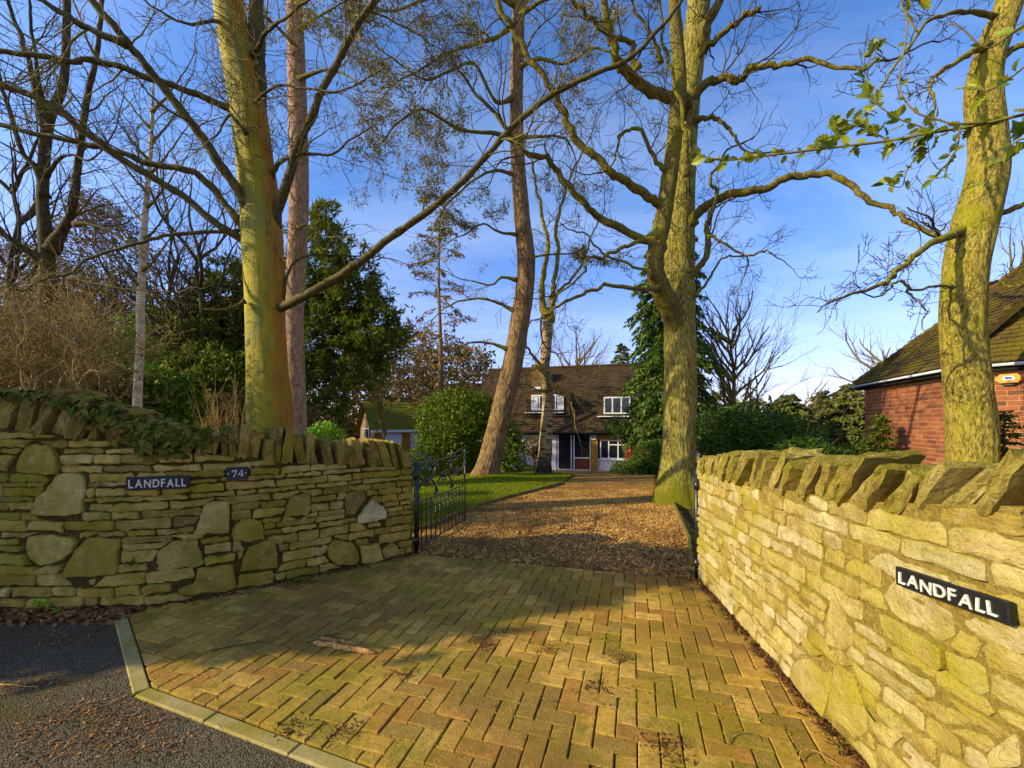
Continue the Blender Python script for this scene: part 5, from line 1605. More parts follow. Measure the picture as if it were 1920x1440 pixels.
# --- oak beside the drive
OY = 8.0
t = Tree('oak_tree', (*gp(1268, 938), 0), 'tall oak with ridged bark and mossy flared foot at the drive edge', 'tree', None, 5)
t.trunk([(1270, 900), (1273, 820), (1275, 700), (1274, 600), (1274, 500), (1276, 400), (1280, 300), (1290, 180), (1300, 90), (1310, 0), (1318, -120), (1326, -260)], OY, MAT['oak'],
        [70, 63, 60, 60, 56, 54, 50, 46, 44, 42, 34, 20], base=(gp(1268, 938)[0], OY, -0.1), sides=72, ring=0.03, amp=0.07, freq=22, vert=1.6, seed=1, flare=(1.0, 0.75, 3))
t.trunk([(1276, 640), (1262, 592), (1240, 545), (1227, 500), (1233, 455), (1243, 410), (1252, 350), (1262, 280), (1270, 210), (1274, 140), (1268, 60), (1262, -40), (1262, -140)], [8.0, 7.85, 7.6, 7.45, 7.4, 7.4, 7.4, 7.45, 7.5, 7.5, 7.5, 7.4, 7.3], MAT['oak_limb'],
        [44, 42, 38, 34, 32, 32, 32, 30, 30, 26, 24, 20, 14], sides=28, ring=0.05, amp=0.08, freq=9, vert=3, seed=7, name='second_stem')
ol = lambda p, y0, y1, w0, w1, **k: t.limb(p, y0, y1, w0, w1, MAT['oak_limb'], SPO, wig=0.03, **k)
ol([(1240, 462), (1207, 451), (1156, 424), (1113, 397), (1078, 362), (1047, 323), (1024, 299), (989, 288), (966, 264), (952, 245), (930, 210)], 7.4, 6.4, 18, 8, dens=2.6, L=(0.5, 1.4))
ol([(1252, 390), (1238, 381), (1207, 362), (1176, 338), (1145, 327), (1113, 292), (1075, 253), (1055, 206), (1040, 171), (1008, 132), (981, 89), (954, 47), (934, 0), (915, -60)], 7.4, 6.4, 19, 10, dens=2.4)
ol([(1285, 200), (1269, 187), (1222, 171), (1183, 140), (1156, 113), (1145, 66), (1133, 19), (1120, -40)], 7.7, 6.8, 26, 14, dens=2.4)
ol([(1195, 130), (1185, 110), (1187, 82), (1152, 70), (1117, 47), (1098, 23), (1067, -5), (1030, -30)], 7.1, 6.6, 12, 8, dens=2.6)
ol([(1262, 330), (1245, 318), (1225, 290), (1200, 245), (1165, 248), (1160, 275), (1150, 305)], 7.4, 7.0, 12, 4, dens=3)
ol([(1290, 190), (1317, 163), (1356, 144), (1387, 152), (1406, 128), (1433, 124), (1472, 121), (1511, 111), (1550, 121), (1608, 130), (1660, 108)], 7.9, 6.4, 19, 6, dens=2.6)
ol([(1285, 425), (1305, 405), (1336, 377), (1375, 362), (1433, 354), (1480, 331), (1523, 327), (1558, 327), (1597, 346), (1624, 373), (1667, 389), (1698, 412), (1744, 436), (1760, 446)], 7.9, 6.2, 20, 8, dens=1.6, L=(0.3, 0.9))
ol([(1290, 240), (1309, 226), (1332, 218), (1356, 230), (1375, 253), (1391, 276)], 7.9, 7.3, 13, 5, dens=2.5, L=(0.3, 0.9))
ol([(1300, 115), (1317, 93), (1348, 70), (1375, 47), (1402, 27), (1428, 15)], 7.9, 7.2, 14, 10, dens=2.5, tipgrow=False)
ol([(1312, 90), (1328, 39), (1356, -10), (1380, -70)], 7.9, 7.4, 22, 14, dens=3)
ol([(1280, 545), (1301, 513), (1322, 480), (1328, 430), (1328, 408), (1345, 360), (1330, 340), (1352, 300)], 7.9, 7.3, 16, 5, dens=2.5)
ol([(1326, 445), (1340, 445), (1368, 463), (1402, 482), (1430, 470), (1445, 473)], 7.4, 6.9, 6, 3, dens=3, L=(0.3, 0.7))
ol([(1300, 560), (1330, 520), (1360, 480), (1400, 485), (1395, 520), (1380, 550)], 7.8, 7.1, 5, 2.5, dens=3, L=(0.2, 0.5))
ol([(1235, 540), (1215, 542), (1136, 537), (1094, 552), (1060, 566), (1037, 582), (1010, 600)], 7.4, 6.8, 10, 5, dens=2.4, L=(0.3, 0.9))
ol([(1235, 445), (1189, 456), (1150, 473), (1130, 481), (1105, 484), (1091, 515), (1046, 554)], 7.3, 6.8, 9, 4, dens=2.6, L=(0.3, 0.8))
ol([(1225, 520), (1190, 500), (1130, 475), (1095, 440), (1075, 430)], 7.3, 7.0, 6, 3, dens=1.5, L=(0.2, 0.5))
ol([(1290, 330), (1285, 250), (1265, 150), (1245, 80), (1240, 20), (1225, -30)], 7.2, 6.7, 9, 5, dens=2, L=(0.3, 0.8))
ol([(1240, 120), (1225, 80), (1200, 30), (1180, -20)], 7.0, 6.6, 8, 5, dens=3, L=(0.3, 0.9))
for _ in range(26):      # shoots and small sprays on the trunk
    y = t.r.uniform(300, 620)
    grow(t.tw, px(1273 + t.r.uniform(-24, 24), y, 7.65), (rvec(t.r) + Vector((0, -0.7, 0))).normalized(), t.r.uniform(0.2, 0.7), 0.005, 1, SPO, t.r)
t.finish(MAT['twig_dark'])

# --- tall leaning tree at the right, behind the sunlit wall
RY = 5.2
t = Tree('ash_tree', (px(1828, 900, RY).x, RY, 0), 'thick rugged tree trunk in front of the brick house, behind the sunlit wall', 'tree', None, 9)
t.trunk([(1822, 830), (1815, 740), (1806, 640), (1806, 560), (1812, 490), (1830, 410), (1850, 330), (1852, 260), (1843, 180), (1850, 120), (1872, 60), (1893, 0), (1910, -90), (1925, -200)], RY, MAT['ash'],
        [104, 95, 92, 94, 96, 95, 88, 82, 78, 70, 66, 62, 54, 40], base=(px(1826, 900, RY).x, RY, -0.1), sides=64, ring=0.03, amp=0.055, freq=16, vert=2.2, seed=3, flare=(0.5, 0.25, 4))
al_ = lambda p, y0, y1, w0, w1, **k: t.limb(p, y0, y1, w0, w1, MAT['oak_limb'], SPO, wig=0.02, **k)
al_([(1826, 424), (1782, 443), (1744, 459), (1706, 486), (1674, 517), (1647, 537)], 5.2, 4.6, 17, 9, dens=3, L=(0.2, 0.7), tipgrow=True)
al_([(1812, 545), (1764, 535), (1713, 543), (1695, 528), (1680, 530), (1657, 552)], 5.2, 4.7, 6, 4, dens=4, L=(0.2, 0.6))
al_([(1700, 535), (1712, 560), (1730, 575), (1735, 600), (1725, 630)], 4.8, 4.7, 4, 2, dens=4, L=(0.15, 0.4))
al_([(1864, 82), (1835, 93), (1799, 113), (1760, 140), (1745, 160), (1755, 200)], 5.2, 4.7, 15, 4, dens=3, L=(0.2, 0.6))
al_([(1834, 415), (1890, 393), (1925, 380), (1990, 350)], 5.2, 5.0, 12, 9, dens=3, L=(0.2, 0.6))
al_([(1812, 548), (1868, 527), (1900, 540), (1930, 520)], 5.2, 4.8, 7, 4, dens=5, L=(0.2, 0.6))
al_([(1884, 32), (1810, 22), (1740, 40), (1700, 95), (1660, 150), (1640, 180)], 5.2, 4.5, 9, 4, dens=3, L=(0.2, 0.6))
al_([(1852, 128), (1900, 92), (1940, 80)], 5.2, 5.0, 14, 10, dens=3, L=(0.2, 0.6))
t.finish(MAT['twig_dark'])

# --- tall leaning pine on the lawn
PY = 11.5
t = Tree('pine_tree', (*gp(905, 891), 0), 'tall pine leaning from the lawn in front of the white house', 'tree', None, 31)
t.trunk([(918, 865), (931, 810), (945, 750), (960, 690), (972, 620), (984, 540), (986, 480), (978, 400), (971, 300), (968, 200), (970, 100), (973, 0), (975, -120), (976, -240)], PY, MAT['pine'],
        [44, 40, 38, 37, 36, 35, 33, 30, 26, 25, 24, 23, 18, 12], base=(gp(908, 891)[0], PY, -0.15), sides=48, ring=0.05, amp=0.06, freq=18, vert=2.5, seed=5, flare=(0.9, 0.55, 3))
pl = lambda p, y0, y1, w0, w1, **k: t.limb(p, y0, y1, w0, w1, MAT['oak_limb'], SPP, **k)
tips = []
pl([(965, 45), (930, 70), (880, 85), (830, 105), (790, 130), (760, 145)], 11.4, 10.4, 9, 4, dens=2.5, L=(0.8, 1.7))
pl([(968, 180), (930, 190), (890, 120), (850, 130), (800, 150), (750, 120)], 11.4, 10.6, 8, 4, dens=2.5, L=(0.8, 1.7))
pl([(965, 265), (930, 250), (870, 245), (830, 225), (790, 205), (740, 235)], 11.4, 10.2, 9, 4, dens=2.5, L=(0.8, 1.6))
pl([(970, 330), (935, 320), (900, 330), (850, 370), (820, 410)], 11.4, 10.8, 7, 3, dens=2.5, L=(0.6, 1.4))
pl([(968, 130), (1010, 110), (1060, 120), (1110, 90), (1150, 100)], 11.4, 10.8, 8, 4, dens=2.5, L=(0.8, 1.6))
pl([(970, 260), (1010, 256), (1060, 260), (1080, 300)], 11.4, 11, 7, 3, dens=2.5, L=(0.6, 1.2))
pl([(972, 30), (1020, 0), (1080, -20), (1150, -10)], 11.4, 10.8, 8, 4, dens=2.5, L=(0.8, 1.6))
pl([(970, 10), (900, -20), (820, -10), (740, 20), (690, 10)], 11.4, 10.2, 9, 4, dens=2.5, L=(0.8, 1.8))
pl([(968, 585), (935, 568), (900, 560), (860, 565), (830, 580)], 11.4, 11, 7, 3, dens=2, L=(0.4, 1.0))
pl([(968, 525), (940, 520), (920, 535), (880, 525)], 11.4, 11, 6, 3, dens=2, L=(0.4, 1.0))
pl([(952, 655), (925, 645), (890, 642), (860, 650)], 11.4, 11.1, 7, 3, dens=2, L=(0.4, 0.9))
pl([(985, 495), (1010, 480), (1050, 477), (1090, 475)], 11.4, 11, 5, 3, dens=2, L=(0.4, 0.9))
pl([(968, 440), (935, 435), (905, 420), (870, 440)], 11.4, 11, 5, 3, dens=2, L=(0.4, 0.9))
def needles(t, zmin, per, size, mat):
    E_ = []
    for l in t.tw:
        if l[1][0] > 0.02: continue
        for i in (len(l[0]) - 1, len(l[0]) - 2):
            if l[0][i].z > zmin and mnoise.noise(l[0][i] * 0.9) > -0.1: E_.append(np.array(l[0][i]))
    if E_:
        E_ = np.repeat(np.array(E_), per, axis=0)
        v, f = leaf_quads(E_ + rng.normal(0, 0.06, E_.shape), size, 0.22)
        tag(wmesh('needles', v, f, mat, t.o), kind='stuff')
needles(t, 5.6, 12, 0.10, MAT['pineleaf'])
t.finish(MAT['twig'])

# --- straight pink pine trunk behind the beech
t = Tree('pine_tree', (px(555, 800, 9.5).x, 9.5, 0), 'straight pink-barked pine trunk right behind the beech', 'tree', None, 33)
t.trunk([(556, 800), (553, 700), (551, 600), (556, 500), (560, 400), (560, 300), (558, 200), (555, 100), (552, 0), (550, -120), (548, -260)], 9.5, MAT['pine_up'], [40, 39, 38, 38, 38, 38, 36, 34, 32, 28, 20], base=(px(556, 860, 9.5).x, 9.5, -0.1), sides=36, amp=0.04, freq=12, vert=3, seed=8)
for p in ([(556, 60), (600, 30), (650, 0)], [(556, 90), (520, 50), (480, 20)], [(556, 150), (620, 130), (680, 160)], [(556, 10), (620, -30), (700, -40)], [(556, 430), (575, 422), (600, 440)]):
    t.limb(p, 9.4, 8.8, 7, 3, MAT['oak_limb'], SPP, dens=3, L=(0.6, 1.6))
needles(t, 7.5, 12, 0.10, MAT['pineleaf'])
t.finish(MAT['twig'])

# --- many-stemmed tree far left
t = Tree('maple_tree', (px(80, 700, 8).x, 8, 0), 'dark many-stemmed bare tree rising behind the clipped brown hedge', 'tree', None, 41)
t.trunk([(80, 720), (82, 640), (86, 560), (88, 500), (86, 440), (80, 380), (82, 320), (86, 260), (95, 215), (118, 160), (124, 80), (126, 0), (128, -100)], 8.0, MAT['dark_limb'], [36, 34, 32, 32, 32, 26, 24, 26, 24, 20, 17, 16, 12], base=(px(80, 850, 8).x, 8, -0.1), sides=24, amp=0.06, freq=5, seed=4)
ml = lambda p, y0, y1, w0, w1, **k: t.limb(p, y0, y1, w0, w1, MAT['dark_limb'], SPB, **k)
ml([(95, 470), (118, 430), (135, 395), (145, 330), (152, 260), (165, 180), (182, 100), (190, 20), (195, -40)], 8, 7.6, 18, 7, dens=2.6)
ml([(84, 370), (70, 320), (45, 290), (30, 250), (12, 190), (0, 150), (-10, 80)], 8, 7.6, 12, 6, dens=2.6)
ml([(88, 250), (75, 210), (60, 140), (40, 70), (15, 5), (5, -40)], 8, 7.6, 12, 6, dens=2.6)
ml([(90, 235), (72, 150), (60, 60), (55, 0)], 8, 7.8, 8, 5, dens=2.6)
ml([(90, 500), (50, 470), (10, 440), (-30, 400)], 8, 7.5, 16, 8, dens=2.6)
ml([(140, 420), (165, 420), (200, 430), (250, 460), (290, 470)], 7.9, 7.5, 7, 3, dens=3)
ml([(88, 330), (110, 300), (135, 290), (170, 300), (215, 250)], 8, 7.5, 7, 3, dens=3)
ml([(130, 520), (190, 535), (260, 545), (330, 548)], 7.8, 7.4, 5, 3, dens=2.5)
t.finish(MAT['twig_dark'])

# --- birch behind the ivy
t = Tree('birch_tree', (px(258, 760, 8.5).x, 8.5, 0), 'slender speckled white birch stem behind the ivy', 'tree', 'birch trees', 43)
t.trunk([(257, 790), (259, 720), (263, 640), (264, 560), (268, 490), (271, 420), (276, 360), (282, 290), (285, 220), (288, 140)], 8.5, MAT['birch_white'], [20, 19, 18, 17, 16, 14, 11, 9, 7, 4], base=(px(256, 900, 8.5).x, 8.5, -0.1), sides=20, amp=0.04, freq=4, seed=6)
for i in range(12):
    y = 540 - i * 30; xx = 265 + (540 - y) * 0.06; s_ = 1 if i % 2 else -1
    t.limb([(xx, y), (xx + s_ * 22, y - 22), (xx + s_ * 50, y - 60), (xx + s_ * 70, y - 90)], 8.5, 8.5 + t.r.uniform(-0.6, 0.6), 5, 2, MAT['oak_limb'], SPB, dens=3, L=(0.3, 0.9))
t.finish(MAT['twig_dark'])

# --- birch on the lawn before the house
t = Tree('birch_tree', (*gp(1022, 892), 0), 'birch with dark foot on the lawn tip before the porch', 'tree', 'birch trees', 47)
QY = 12.2
t.trunk([(1021, 865), (1024, 810), (1027, 760), (1026, 715), (1021, 690), (1024, 650), (1027, 610), (1030, 585)], QY, MAT['birch'], [27, 23, 22, 21, 19, 20, 20, 19], base=(gp(1020, 893)[0], QY, -0.12), sides=28, amp=0.05, freq=4, vert=1.5, seed=9, flare=(0.6, 0.6, 4))
bl2 = lambda p, y0, y1, w0, w1, **k: t.limb(p, y0, y1, w0, w1, MAT['ash'], SPB, wig=0.04, **k)
bl2([(1029, 600), (1016, 563), (1020, 507), (1028, 459), (1018, 410), (1008, 360), (1000, 320)], 12.2, 12.2, 14, 5, dens=2.6, L=(0.4, 1.1))
bl2([(1030, 600), (1034, 570), (1037, 537), (1046, 492), (1042, 430), (1052, 388), (1070, 330), (1090, 290)], 12.2, 11.8, 13, 4, dens=2.6, L=(0.4, 1.1))
bl2([(1034, 570), (1050, 545), (1075, 520), (1092, 490), (1110, 440), (1130, 400)], 12.1, 11.8, 7, 3, dens=2.6, L=(0.4, 1.0))
bl2([(1024, 700), (1000, 670), (988, 650), (985, 620), (1000, 600)], 12.0, 11.6, 7, 3, dens=2.5, L=(0.3, 0.9))
bl2([(1026, 715), (1045, 735), (1060, 745), (1072, 760), (1078, 790)], 12.0, 11.6, 6, 3, dens=4, L=(0.4, 1.1))
bl2([(1025, 705), (1005, 690), (990, 705), (975, 745)], 12.0, 11.6, 5, 3, dens=3, L=(0.3, 0.8))
bl2([(1027, 735), (1005, 730), (985, 720)], 12.0, 11.8, 5, 3, dens=3, L=(0.3, 0.8))
for _ in range(20):
    grow(t.tw, px(1065 + t.r.gauss(0, 25), 735 + t.r.gauss(0, 20), 11.8), (rvec(t.r) + Vector((0.3, 0, -0.3))).normalized(), t.r.uniform(0.5, 1.2), 0.006, 2, SPB, t.r)
t.finish(MAT['twig'])

# --- brown needled conifer behind the lawn
b = px(826, 735, 21); g_ = gz(b.x, 21)
Hc = (EYE - (395 - HZ) / F * 21) - g_
conifer('larch_tree', 'thin half-bare conifer with browned tiers of needles behind the round bush', (b.x, 21, g_), Hc, 3.6, 46, 95, 0.26, MAT['larch'], MAT['pine'], 3, 0.30, 0.65, 0.26, 0.22, gapp=0.12, trunk_r=0.19, spray=0.22)

# --- tall cypress behind the oak
b = px(1256, 860, 15); g_ = gz(b.x, 15)
conifer('cypress_tree', 'broad bright green cypress behind the oak trunk', (b.x, 15, g_), (EYE - (385 - HZ) / F * 15) - g_, 1.95, 330, 130, 0.19, MAT['cypress'], MAT['stem'], 5, 0.55, 0.42, 0.01, 0.34, spray=0.3)
# --- evergreens behind the beech
bush('yew_tree', 'broad dark evergreen behind the pink pine trunk', 'tree', [(px(600, 500, 14), (1.2, 1.1, 1.5)), (px(655, 545, 14.3), (1.1, 1.1, 1.3)), (px(640, 640, 14), (1.7, 1.4, 1.5)), (px(705, 625, 14.4), (1.0, 1.0, 1.2)), (px(560, 765, 13.6), (1.5, 1.3, 1.5)), (px(590, 600, 14.4), (1.5, 1.2, 1.6)), (px(605, 420, 14.2), (0.5, 0.5, 0.7))], 46000, 0.25, MAT['yew'], gap=0.0, rag=0.55, sc=1.3, asp=0.2, seed=21)
bush('yew_tree', 'dark evergreen between the birch and the beech trunk', 'tree', [(px(400, 610, 14.5), (1.3, 1.2, 1.7)), (px(350, 650, 14.8), (1.2, 1.2, 1.4)), (px(440, 560, 14.6), (1.0, 1.0, 1.5)), (px(420, 730, 14), (1.8, 1.3, 1.5)), (px(450, 640, 14.2), (1.0, 1.0, 1.4))], 34000, 0.25, MAT['yew'], gap=0.0, rag=0.55, sc=1.3, asp=0.2, seed=22)
b = px(300, 830, 13); g_ = gz(b.x, 13)
bush('holly_tree', 'rounded dark holly behind the birch stem', 'tree', [(px(330, 690, 13), (1.5, 1.3, 1.5)), (px(400, 730, 12.5), (1.6, 1.2, 1.2)), (px(300, 760, 12.5), (1.5, 1.2, 1.2))], 22000, 0.15, MAT['yew'], gap=-0.3, seed=3)
# --- brown beech hedge-tree at the far left back
b = px(190, 700, 17); g_ = gz(b.x, 17)
bush('hornbeam_tree', 'large rounded tree with brown winter leaf behind the many-stemmed tree', 'tree', [(px(185, 500, 17), (2.0, 1.5, 2.6)), (px(120, 600, 17), (2.4, 1.5, 2.4)), (px(225, 620, 16.5), (2.0, 1.4, 2.2)), (px(20, 560, 17), (2.4, 1.4, 2.4)), (px(180, 410, 17), (0.8, 0.8, 1.0))], 34000, 0.17, MAT['brownleaf'], asp=0.3, gap=-0.2, seed=6)
# --- clipped brown hedge inside the wall at the far left
hed = Tree('hedge', (px(90, 700, 5.6).x, 5.6, 0), 'clipped brown leafless hedge of upright twigs above the far wall end', 'hedge', None, 51)
SPH = Sp(0.09, 0.42, 0.07, (0, 5, 7, 4), (0.3, 0.6), 1.0, 0.0025)
for i in range(85):
    x = hed.r.uniform(-120, 205); top_ = np.interp(x, [-120, 0, 120, 200, 250], [550, 552, 585, 640, 700]) + hed.r.gauss(0, 12)
    Yh = hed.r.uniform(4.9, 6.3)
    a = px(x + hed.r.gauss(0, 20), 760, Yh); hgt = px(x, top_, Yh).z - a.z
    grow(hed.tw, a, (UPV + rvec(hed.r) * 0.3).normalized(), max(0.3, hgt), 0.014, 2, SPH, hed.r)
ends = np.array([np.array(l[0][-1]) for l in hed.tw if l[1][0] < 0.006])
ends = np.repeat(ends, 2, axis=0); v, f = leaf_quads(ends + rng.normal(0, 0.03, ends.shape), 0.045, 0.5)
tag(wmesh('dry_leaves', v, f, MAT['brownleaf'], hed.o), kind='stuff')
hed.finish(MAT['twig_red'], 'stems')
bush('undergrowth', 'brown and green undergrowth behind the clipped hedge', 'undergrowth', [(px(-60, 740, 8.6), (1.6, 0.5, 1.0)), (px(60, 740, 8.8), (1.5, 0.5, 1.0)), (px(170, 750, 9), (1.3, 0.5, 0.9)), (px(480, 790, 11), (1.6, 0.5, 0.8)), (px(530, 800, 11), (1.0, 0.5, 0.6))], 14000, 0.13, MAT['brownleaf'], gap=-0.5, seed=24, floor=-0.05, stems=0)
for o_ in [q for q in COL.objects if q.name.startswith('undergrowth')]: o_['kind'] = 'stuff'

# --- thin background trees
def bare(name, label, x, ybase, ytop, Y, spread, seed, w=None, mat=MAT['twig_far'], n=13, group='bare trees in the distance', sp=SPF, lvl=2):
    b = px(x, ybase, Y); g_ = gz(b.x, Y); Ht = (EYE - (ytop - HZ) / F * Y) - g_
    t = Tree(name, (b.x, Y, g_), label, 'tree', group, seed)
    r = t.r; rad = w or Ht * 0.018
    pts = [Vector((b.x + 0.06 * Ht * mnoise.noise((k * 0.5, seed, 0)), Y, g_ - 0.1 + Ht * 0.8 * k / 8)) for k in range(9)]
    wmesh('trunk', *tubes([(pts, [rad * (1 - 0.8 * k / 8) for k in range(9)])], 8), mat, t.o, True)
    for i in range(n):
        k = r.uniform(2.2, 8); j = int(min(7, k)); p = pts[j].lerp(pts[j + 1], k - j)
        a = r.uniform(0, 6.28)
        grow(t.tw, p, Vector((math.cos(a) * spread, math.sin(a) * spread, 0.75)).normalized(), Ht * r.uniform(0.22, 0.42), rad * 0.4, lvl, sp, r)
    t.finish(mat)
bare('bare_tree', 'leafless spreading tree to the right of the cypress', 1375, 850, 545, 15, 0.85, 61, 0.13, MAT['twig'], 34)
bare('bare_tree', 'slim leafless tree with long boughs left of the distant conifers', 1420, 850, 660, 15, 1.2, 62, 0.07, MAT['twig'], 12)
bare('bare_tree', 'pale leafless tree rising behind the brick house eave', 1660, 850, 612, 26, 0.9, 63, 0.26, MAT['twig_far'], 26)
bare('bare_tree', 'rounded leafless tree beyond the house ridge', 1080, 800, 628, 36, 0.9, 64, 0.3, MAT['twig_far'], 26)
bare('bare_tree', 'leafless tree with forked trunk between birch and beech', 378, 800, 330, 13, 0.7, 65, 0.16, MAT['twig_dark'], 16)
bare('bare_tree', 'thin leafless tree just right of the white birch stem', 318, 800, 300, 14, 0.6, 66, 0.13, MAT['twig_dark'], 14)
bare('bare_tree', 'leafless tree at the left edge above the brown hedge', 20, 800, 200, 12, 0.8, 67, 0.15, MAT['twig_dark'], 16)
bare('bare_tree', 'small leafless tree above the distant conifers', 1510, 850, 715, 26, 0.9, 68, 0.12, MAT['twig_far'], 14)
bare('bare_tree', 'leafless bushy tree above the garage roof', 715, 850, 640, 18.4, 0.55, 69, 0.07, MAT['twig'], 26)
bare('bare_tree', 'golden leafless tree showing past the brick house roof', 1880, 700, 440, 14, 0.9, 70, 0.15, MAT['twig_far'], 16)
# far conifers and woods
for i, (x, yt, Y, rr, lab, mt) in enumerate([
        (1545, 735, 26, 2.3, 'olive conifer left of two beside the brick house', 'farleaf'), (1592, 722, 25, 2.3, 'tallest olive conifer beside the brick house corner', 'farleaf'),
        (1480, 742, 24, 2.4, 'low olive conifer right behind the yew hedge', 'farleaf'), (1632, 745, 24, 2.0, 'olive conifer touching the brick house corner', 'farleaf'),
        (1165, 645, 30, 1.8, 'pale green conifer above the right end of the house roof', 'farleaf')]):
    b = px(x, 850, Y); g_ = gz(b.x, Y)
    conifer('conifer', lab, (b.x, Y, g_), (EYE - (yt - HZ) / F * Y) - g_, rr, 100, 110, 0.30, MAT[mt], MAT['stem'], 80 + i, 0.3, 0.55, 0.02, 0.36, 'distant conifers', 0.05, spray=0.35)
wl = []
for (x, yt, Y, rr) in [(690, 640, 30, 2.6), (760, 625, 31, 2.8), (850, 645, 32, 3.0), (900, 690, 31, 2.4), (800, 680, 28, 2.4), (640, 650, 30, 2.6)]:
    top_ = px(x, yt, Y); wl.append((Vector((top_.x, Y, (top_.z - 1) / 2 + 0.6)), (rr, 1.6, (top_.z + 1.2) / 2)))
bush('far_woods', 'olive and brown woodland mass behind the garage and larch', 'woodland', wl, 26000, 0.32, MAT['brownleaf'], gap=-0.15, rag=0.35, sc=0.7, floor=-1.3, seed=12, stems=12)
for o_ in [q for q in COL.objects if q.name.startswith('far_woods')]: o_['kind'] = 'stuff'
wl = []
for x in range(-700, 2700, 130):
    Y = 60 + 14 * math.sin(x * 0.7); top_ = px(x, 760 + 14 * math.sin(x * 0.13), Y)
    wl.append((Vector((top_.x, Y, 0.2)), (7.5, 3, top_.z + 0.6)))
bush('treeline', 'low far line of woods on the horizon', 'woodland', wl, 30000, 0.9, MAT['farleaf'], gap=-0.4, rag=0.3, sc=0.3, floor=-1.4, seed=14, stems=0)
for o_ in [q for q in COL.objects if q.name.startswith('treeline')]: o_['kind'] = 'stuff'

# ------------------------------------------------------------------ shrubs
bush('rhododendron', 'big rounded green rhododendron beside the leaning pine', 'shrub', [(px(850, 800, 13.2), (1.15, 1.0, 1.15)), (px(835, 860, 13), (1.1, 0.9, 0.9)), (px(905, 830, 13.4), (1.2, 0.9, 1.1)), (px(950, 850, 13.0), (0.65, 0.7, 0.75)), (px(890, 775, 13.6), (0.9, 0.8, 0.75))], 30000, 0.10, MAT['rhodo'], gap=-0.35, rag=0.2, sc=2.0, seed=1)
bush('laurel', 'bright green laurel bush behind the birch stem', 'shrub', [(px(290, 735, 9.5), (0.75, 0.6, 0.6)), (px(240, 660, 10), (0.5, 0.5, 0.8)), (px(330, 760, 9.5), (0.7, 0.5, 0.45)), (px(215, 745, 9.5), (0.5, 0.5, 0.5))], 9000, 0.11, MAT['laurel'], gap=-0.3, seed=2)
bush('laurel', 'small fresh green laurel showing above the wall coping', 'shrub', [(px(608, 808, 8.0), (0.30, 0.3, 0.22)), (px(590, 815, 8.0), (0.18, 0.2, 0.2)), (px(632, 815, 8), (0.16, 0.2, 0.16))], 700, 0.085, MAT['weed'], gap=-0.5, seed=4, asp=0.4)
bush('yew_hedge', 'dense green yew hedge behind the far end of the sunlit wall', 'hedge', [(px(1340, 820, 9.2), (0.75, 0.8, 0.6)), (px(1400, 812, 9.4), (0.9, 0.8, 0.65)), (px(1465, 825, 9.4), (0.8, 0.8, 0.55)), (px(1330, 880, 9), (0.8, 0.8, 0.7)), (px(1440, 870, 9), (1.2, 0.8, 0.7))], 26000, 0.11, MAT['cypress'], gap=-0.35, seed=5, asp=0.3)
bush('juniper', 'loose feathery evergreen between the hedge and the brick house', 'shrub', [(px(1500, 850, 8.0), (0.5, 0.5, 0.3)), (px(1560, 862, 8.0), (0.7, 0.5, 0.22)), (px(1620, 850, 8.2), (0.45, 0.5, 0.22))], 4000, 0.13, MAT['cypress'], gap=-0.1, seed=6, asp=0.2)
b = px(1650, 845, 7.8)
conifer('dwarf_conifer', 'dark little cone-shaped conifer at the brick house corner', (b.x, 7.8, 0), (EYE - (778 - HZ) / F * 7.8), 0.42, 60, 50, 0.10, MAT['yew'], MAT['stem'], 91, 0.3, 0.5, 0.02, 0.35, cat='shrub')
b = px(1884, 850, 5.3)
conifer('dwarf_conifer', 'small bright conifer at the foot of the brick wall', (b.x, 5.3, 0), (EYE - (772 - HZ) / F * 5.3), 0.22, 60, 40, 0.08, MAT['cypress'], MAT['stem'], 92, 0.2, 0.35, 0.02, 0.35, cat='shrub')
bush('acer_shrub', 'small red-leaved shrub under the cypress', 'shrub', [(px(1195, 852, 14.5), (0.42, 0.3, 0.22)), (px(1215, 862, 14.5), (0.3, 0.3, 0.2)), (px(1185, 866, 14.6), (0.28, 0.3, 0.2))], 900, 0.09, MAT['redleaf'], gap=-0.1, seed=8)
bush('cypress_skirt', 'low spreading green shrub beside the oak foot', 'shrub', [(px(1190, 885, 13.5), (0.75, 0.6, 0.4)), (px(1225, 860, 13.5), (0.7, 0.6, 0.6)), (px(1155, 800, 15.5), (0.4, 0.4, 0.4))], 7000, 0.12, MAT['cypress'], gap=-0.3, seed=9, asp=0.3)
bush('round_shrub', 'small dark round-topped shrub on bare stems by the white wall', 'shrub', [(px(998, 835, 19), (0.55, 0.5, 0.42)), (px(1008, 848, 19), (0.4, 0.4, 0.3))], 2200, 0.10, MAT['brownleaf'], gap=-0.3, seed=10, stems=8)
bush('clipped_shrub', 'low green mound at the foot of the white house wall', 'shrub', [(px(993, 879, 20), (0.6, 0.4, 0.2))], 900, 0.10, MAT['laurel'], gap=-0.5, seed=11, stems=2)
# reddish upright stems by the beech
t = Tree('dogwood', (px(415, 800, 7.5).x, 7.5, 0), 'sparse upright reddish stems left of the beech trunk', 'shrub', None, 55)
for _ in range(26):
    grow(t.tw, px(t.r.uniform(375, 455), 830, t.r.uniform(7, 8)), (UPV + rvec(t.r) * 0.25).normalized(), t.r.uniform(0.5, 1.2), 0.007, 1, Sp(0.15, 0.12, 0.05, (0, 3), (0.4, 0.6), 0.5), t.r)
t.finish(MAT['twig_red'], 'stems')
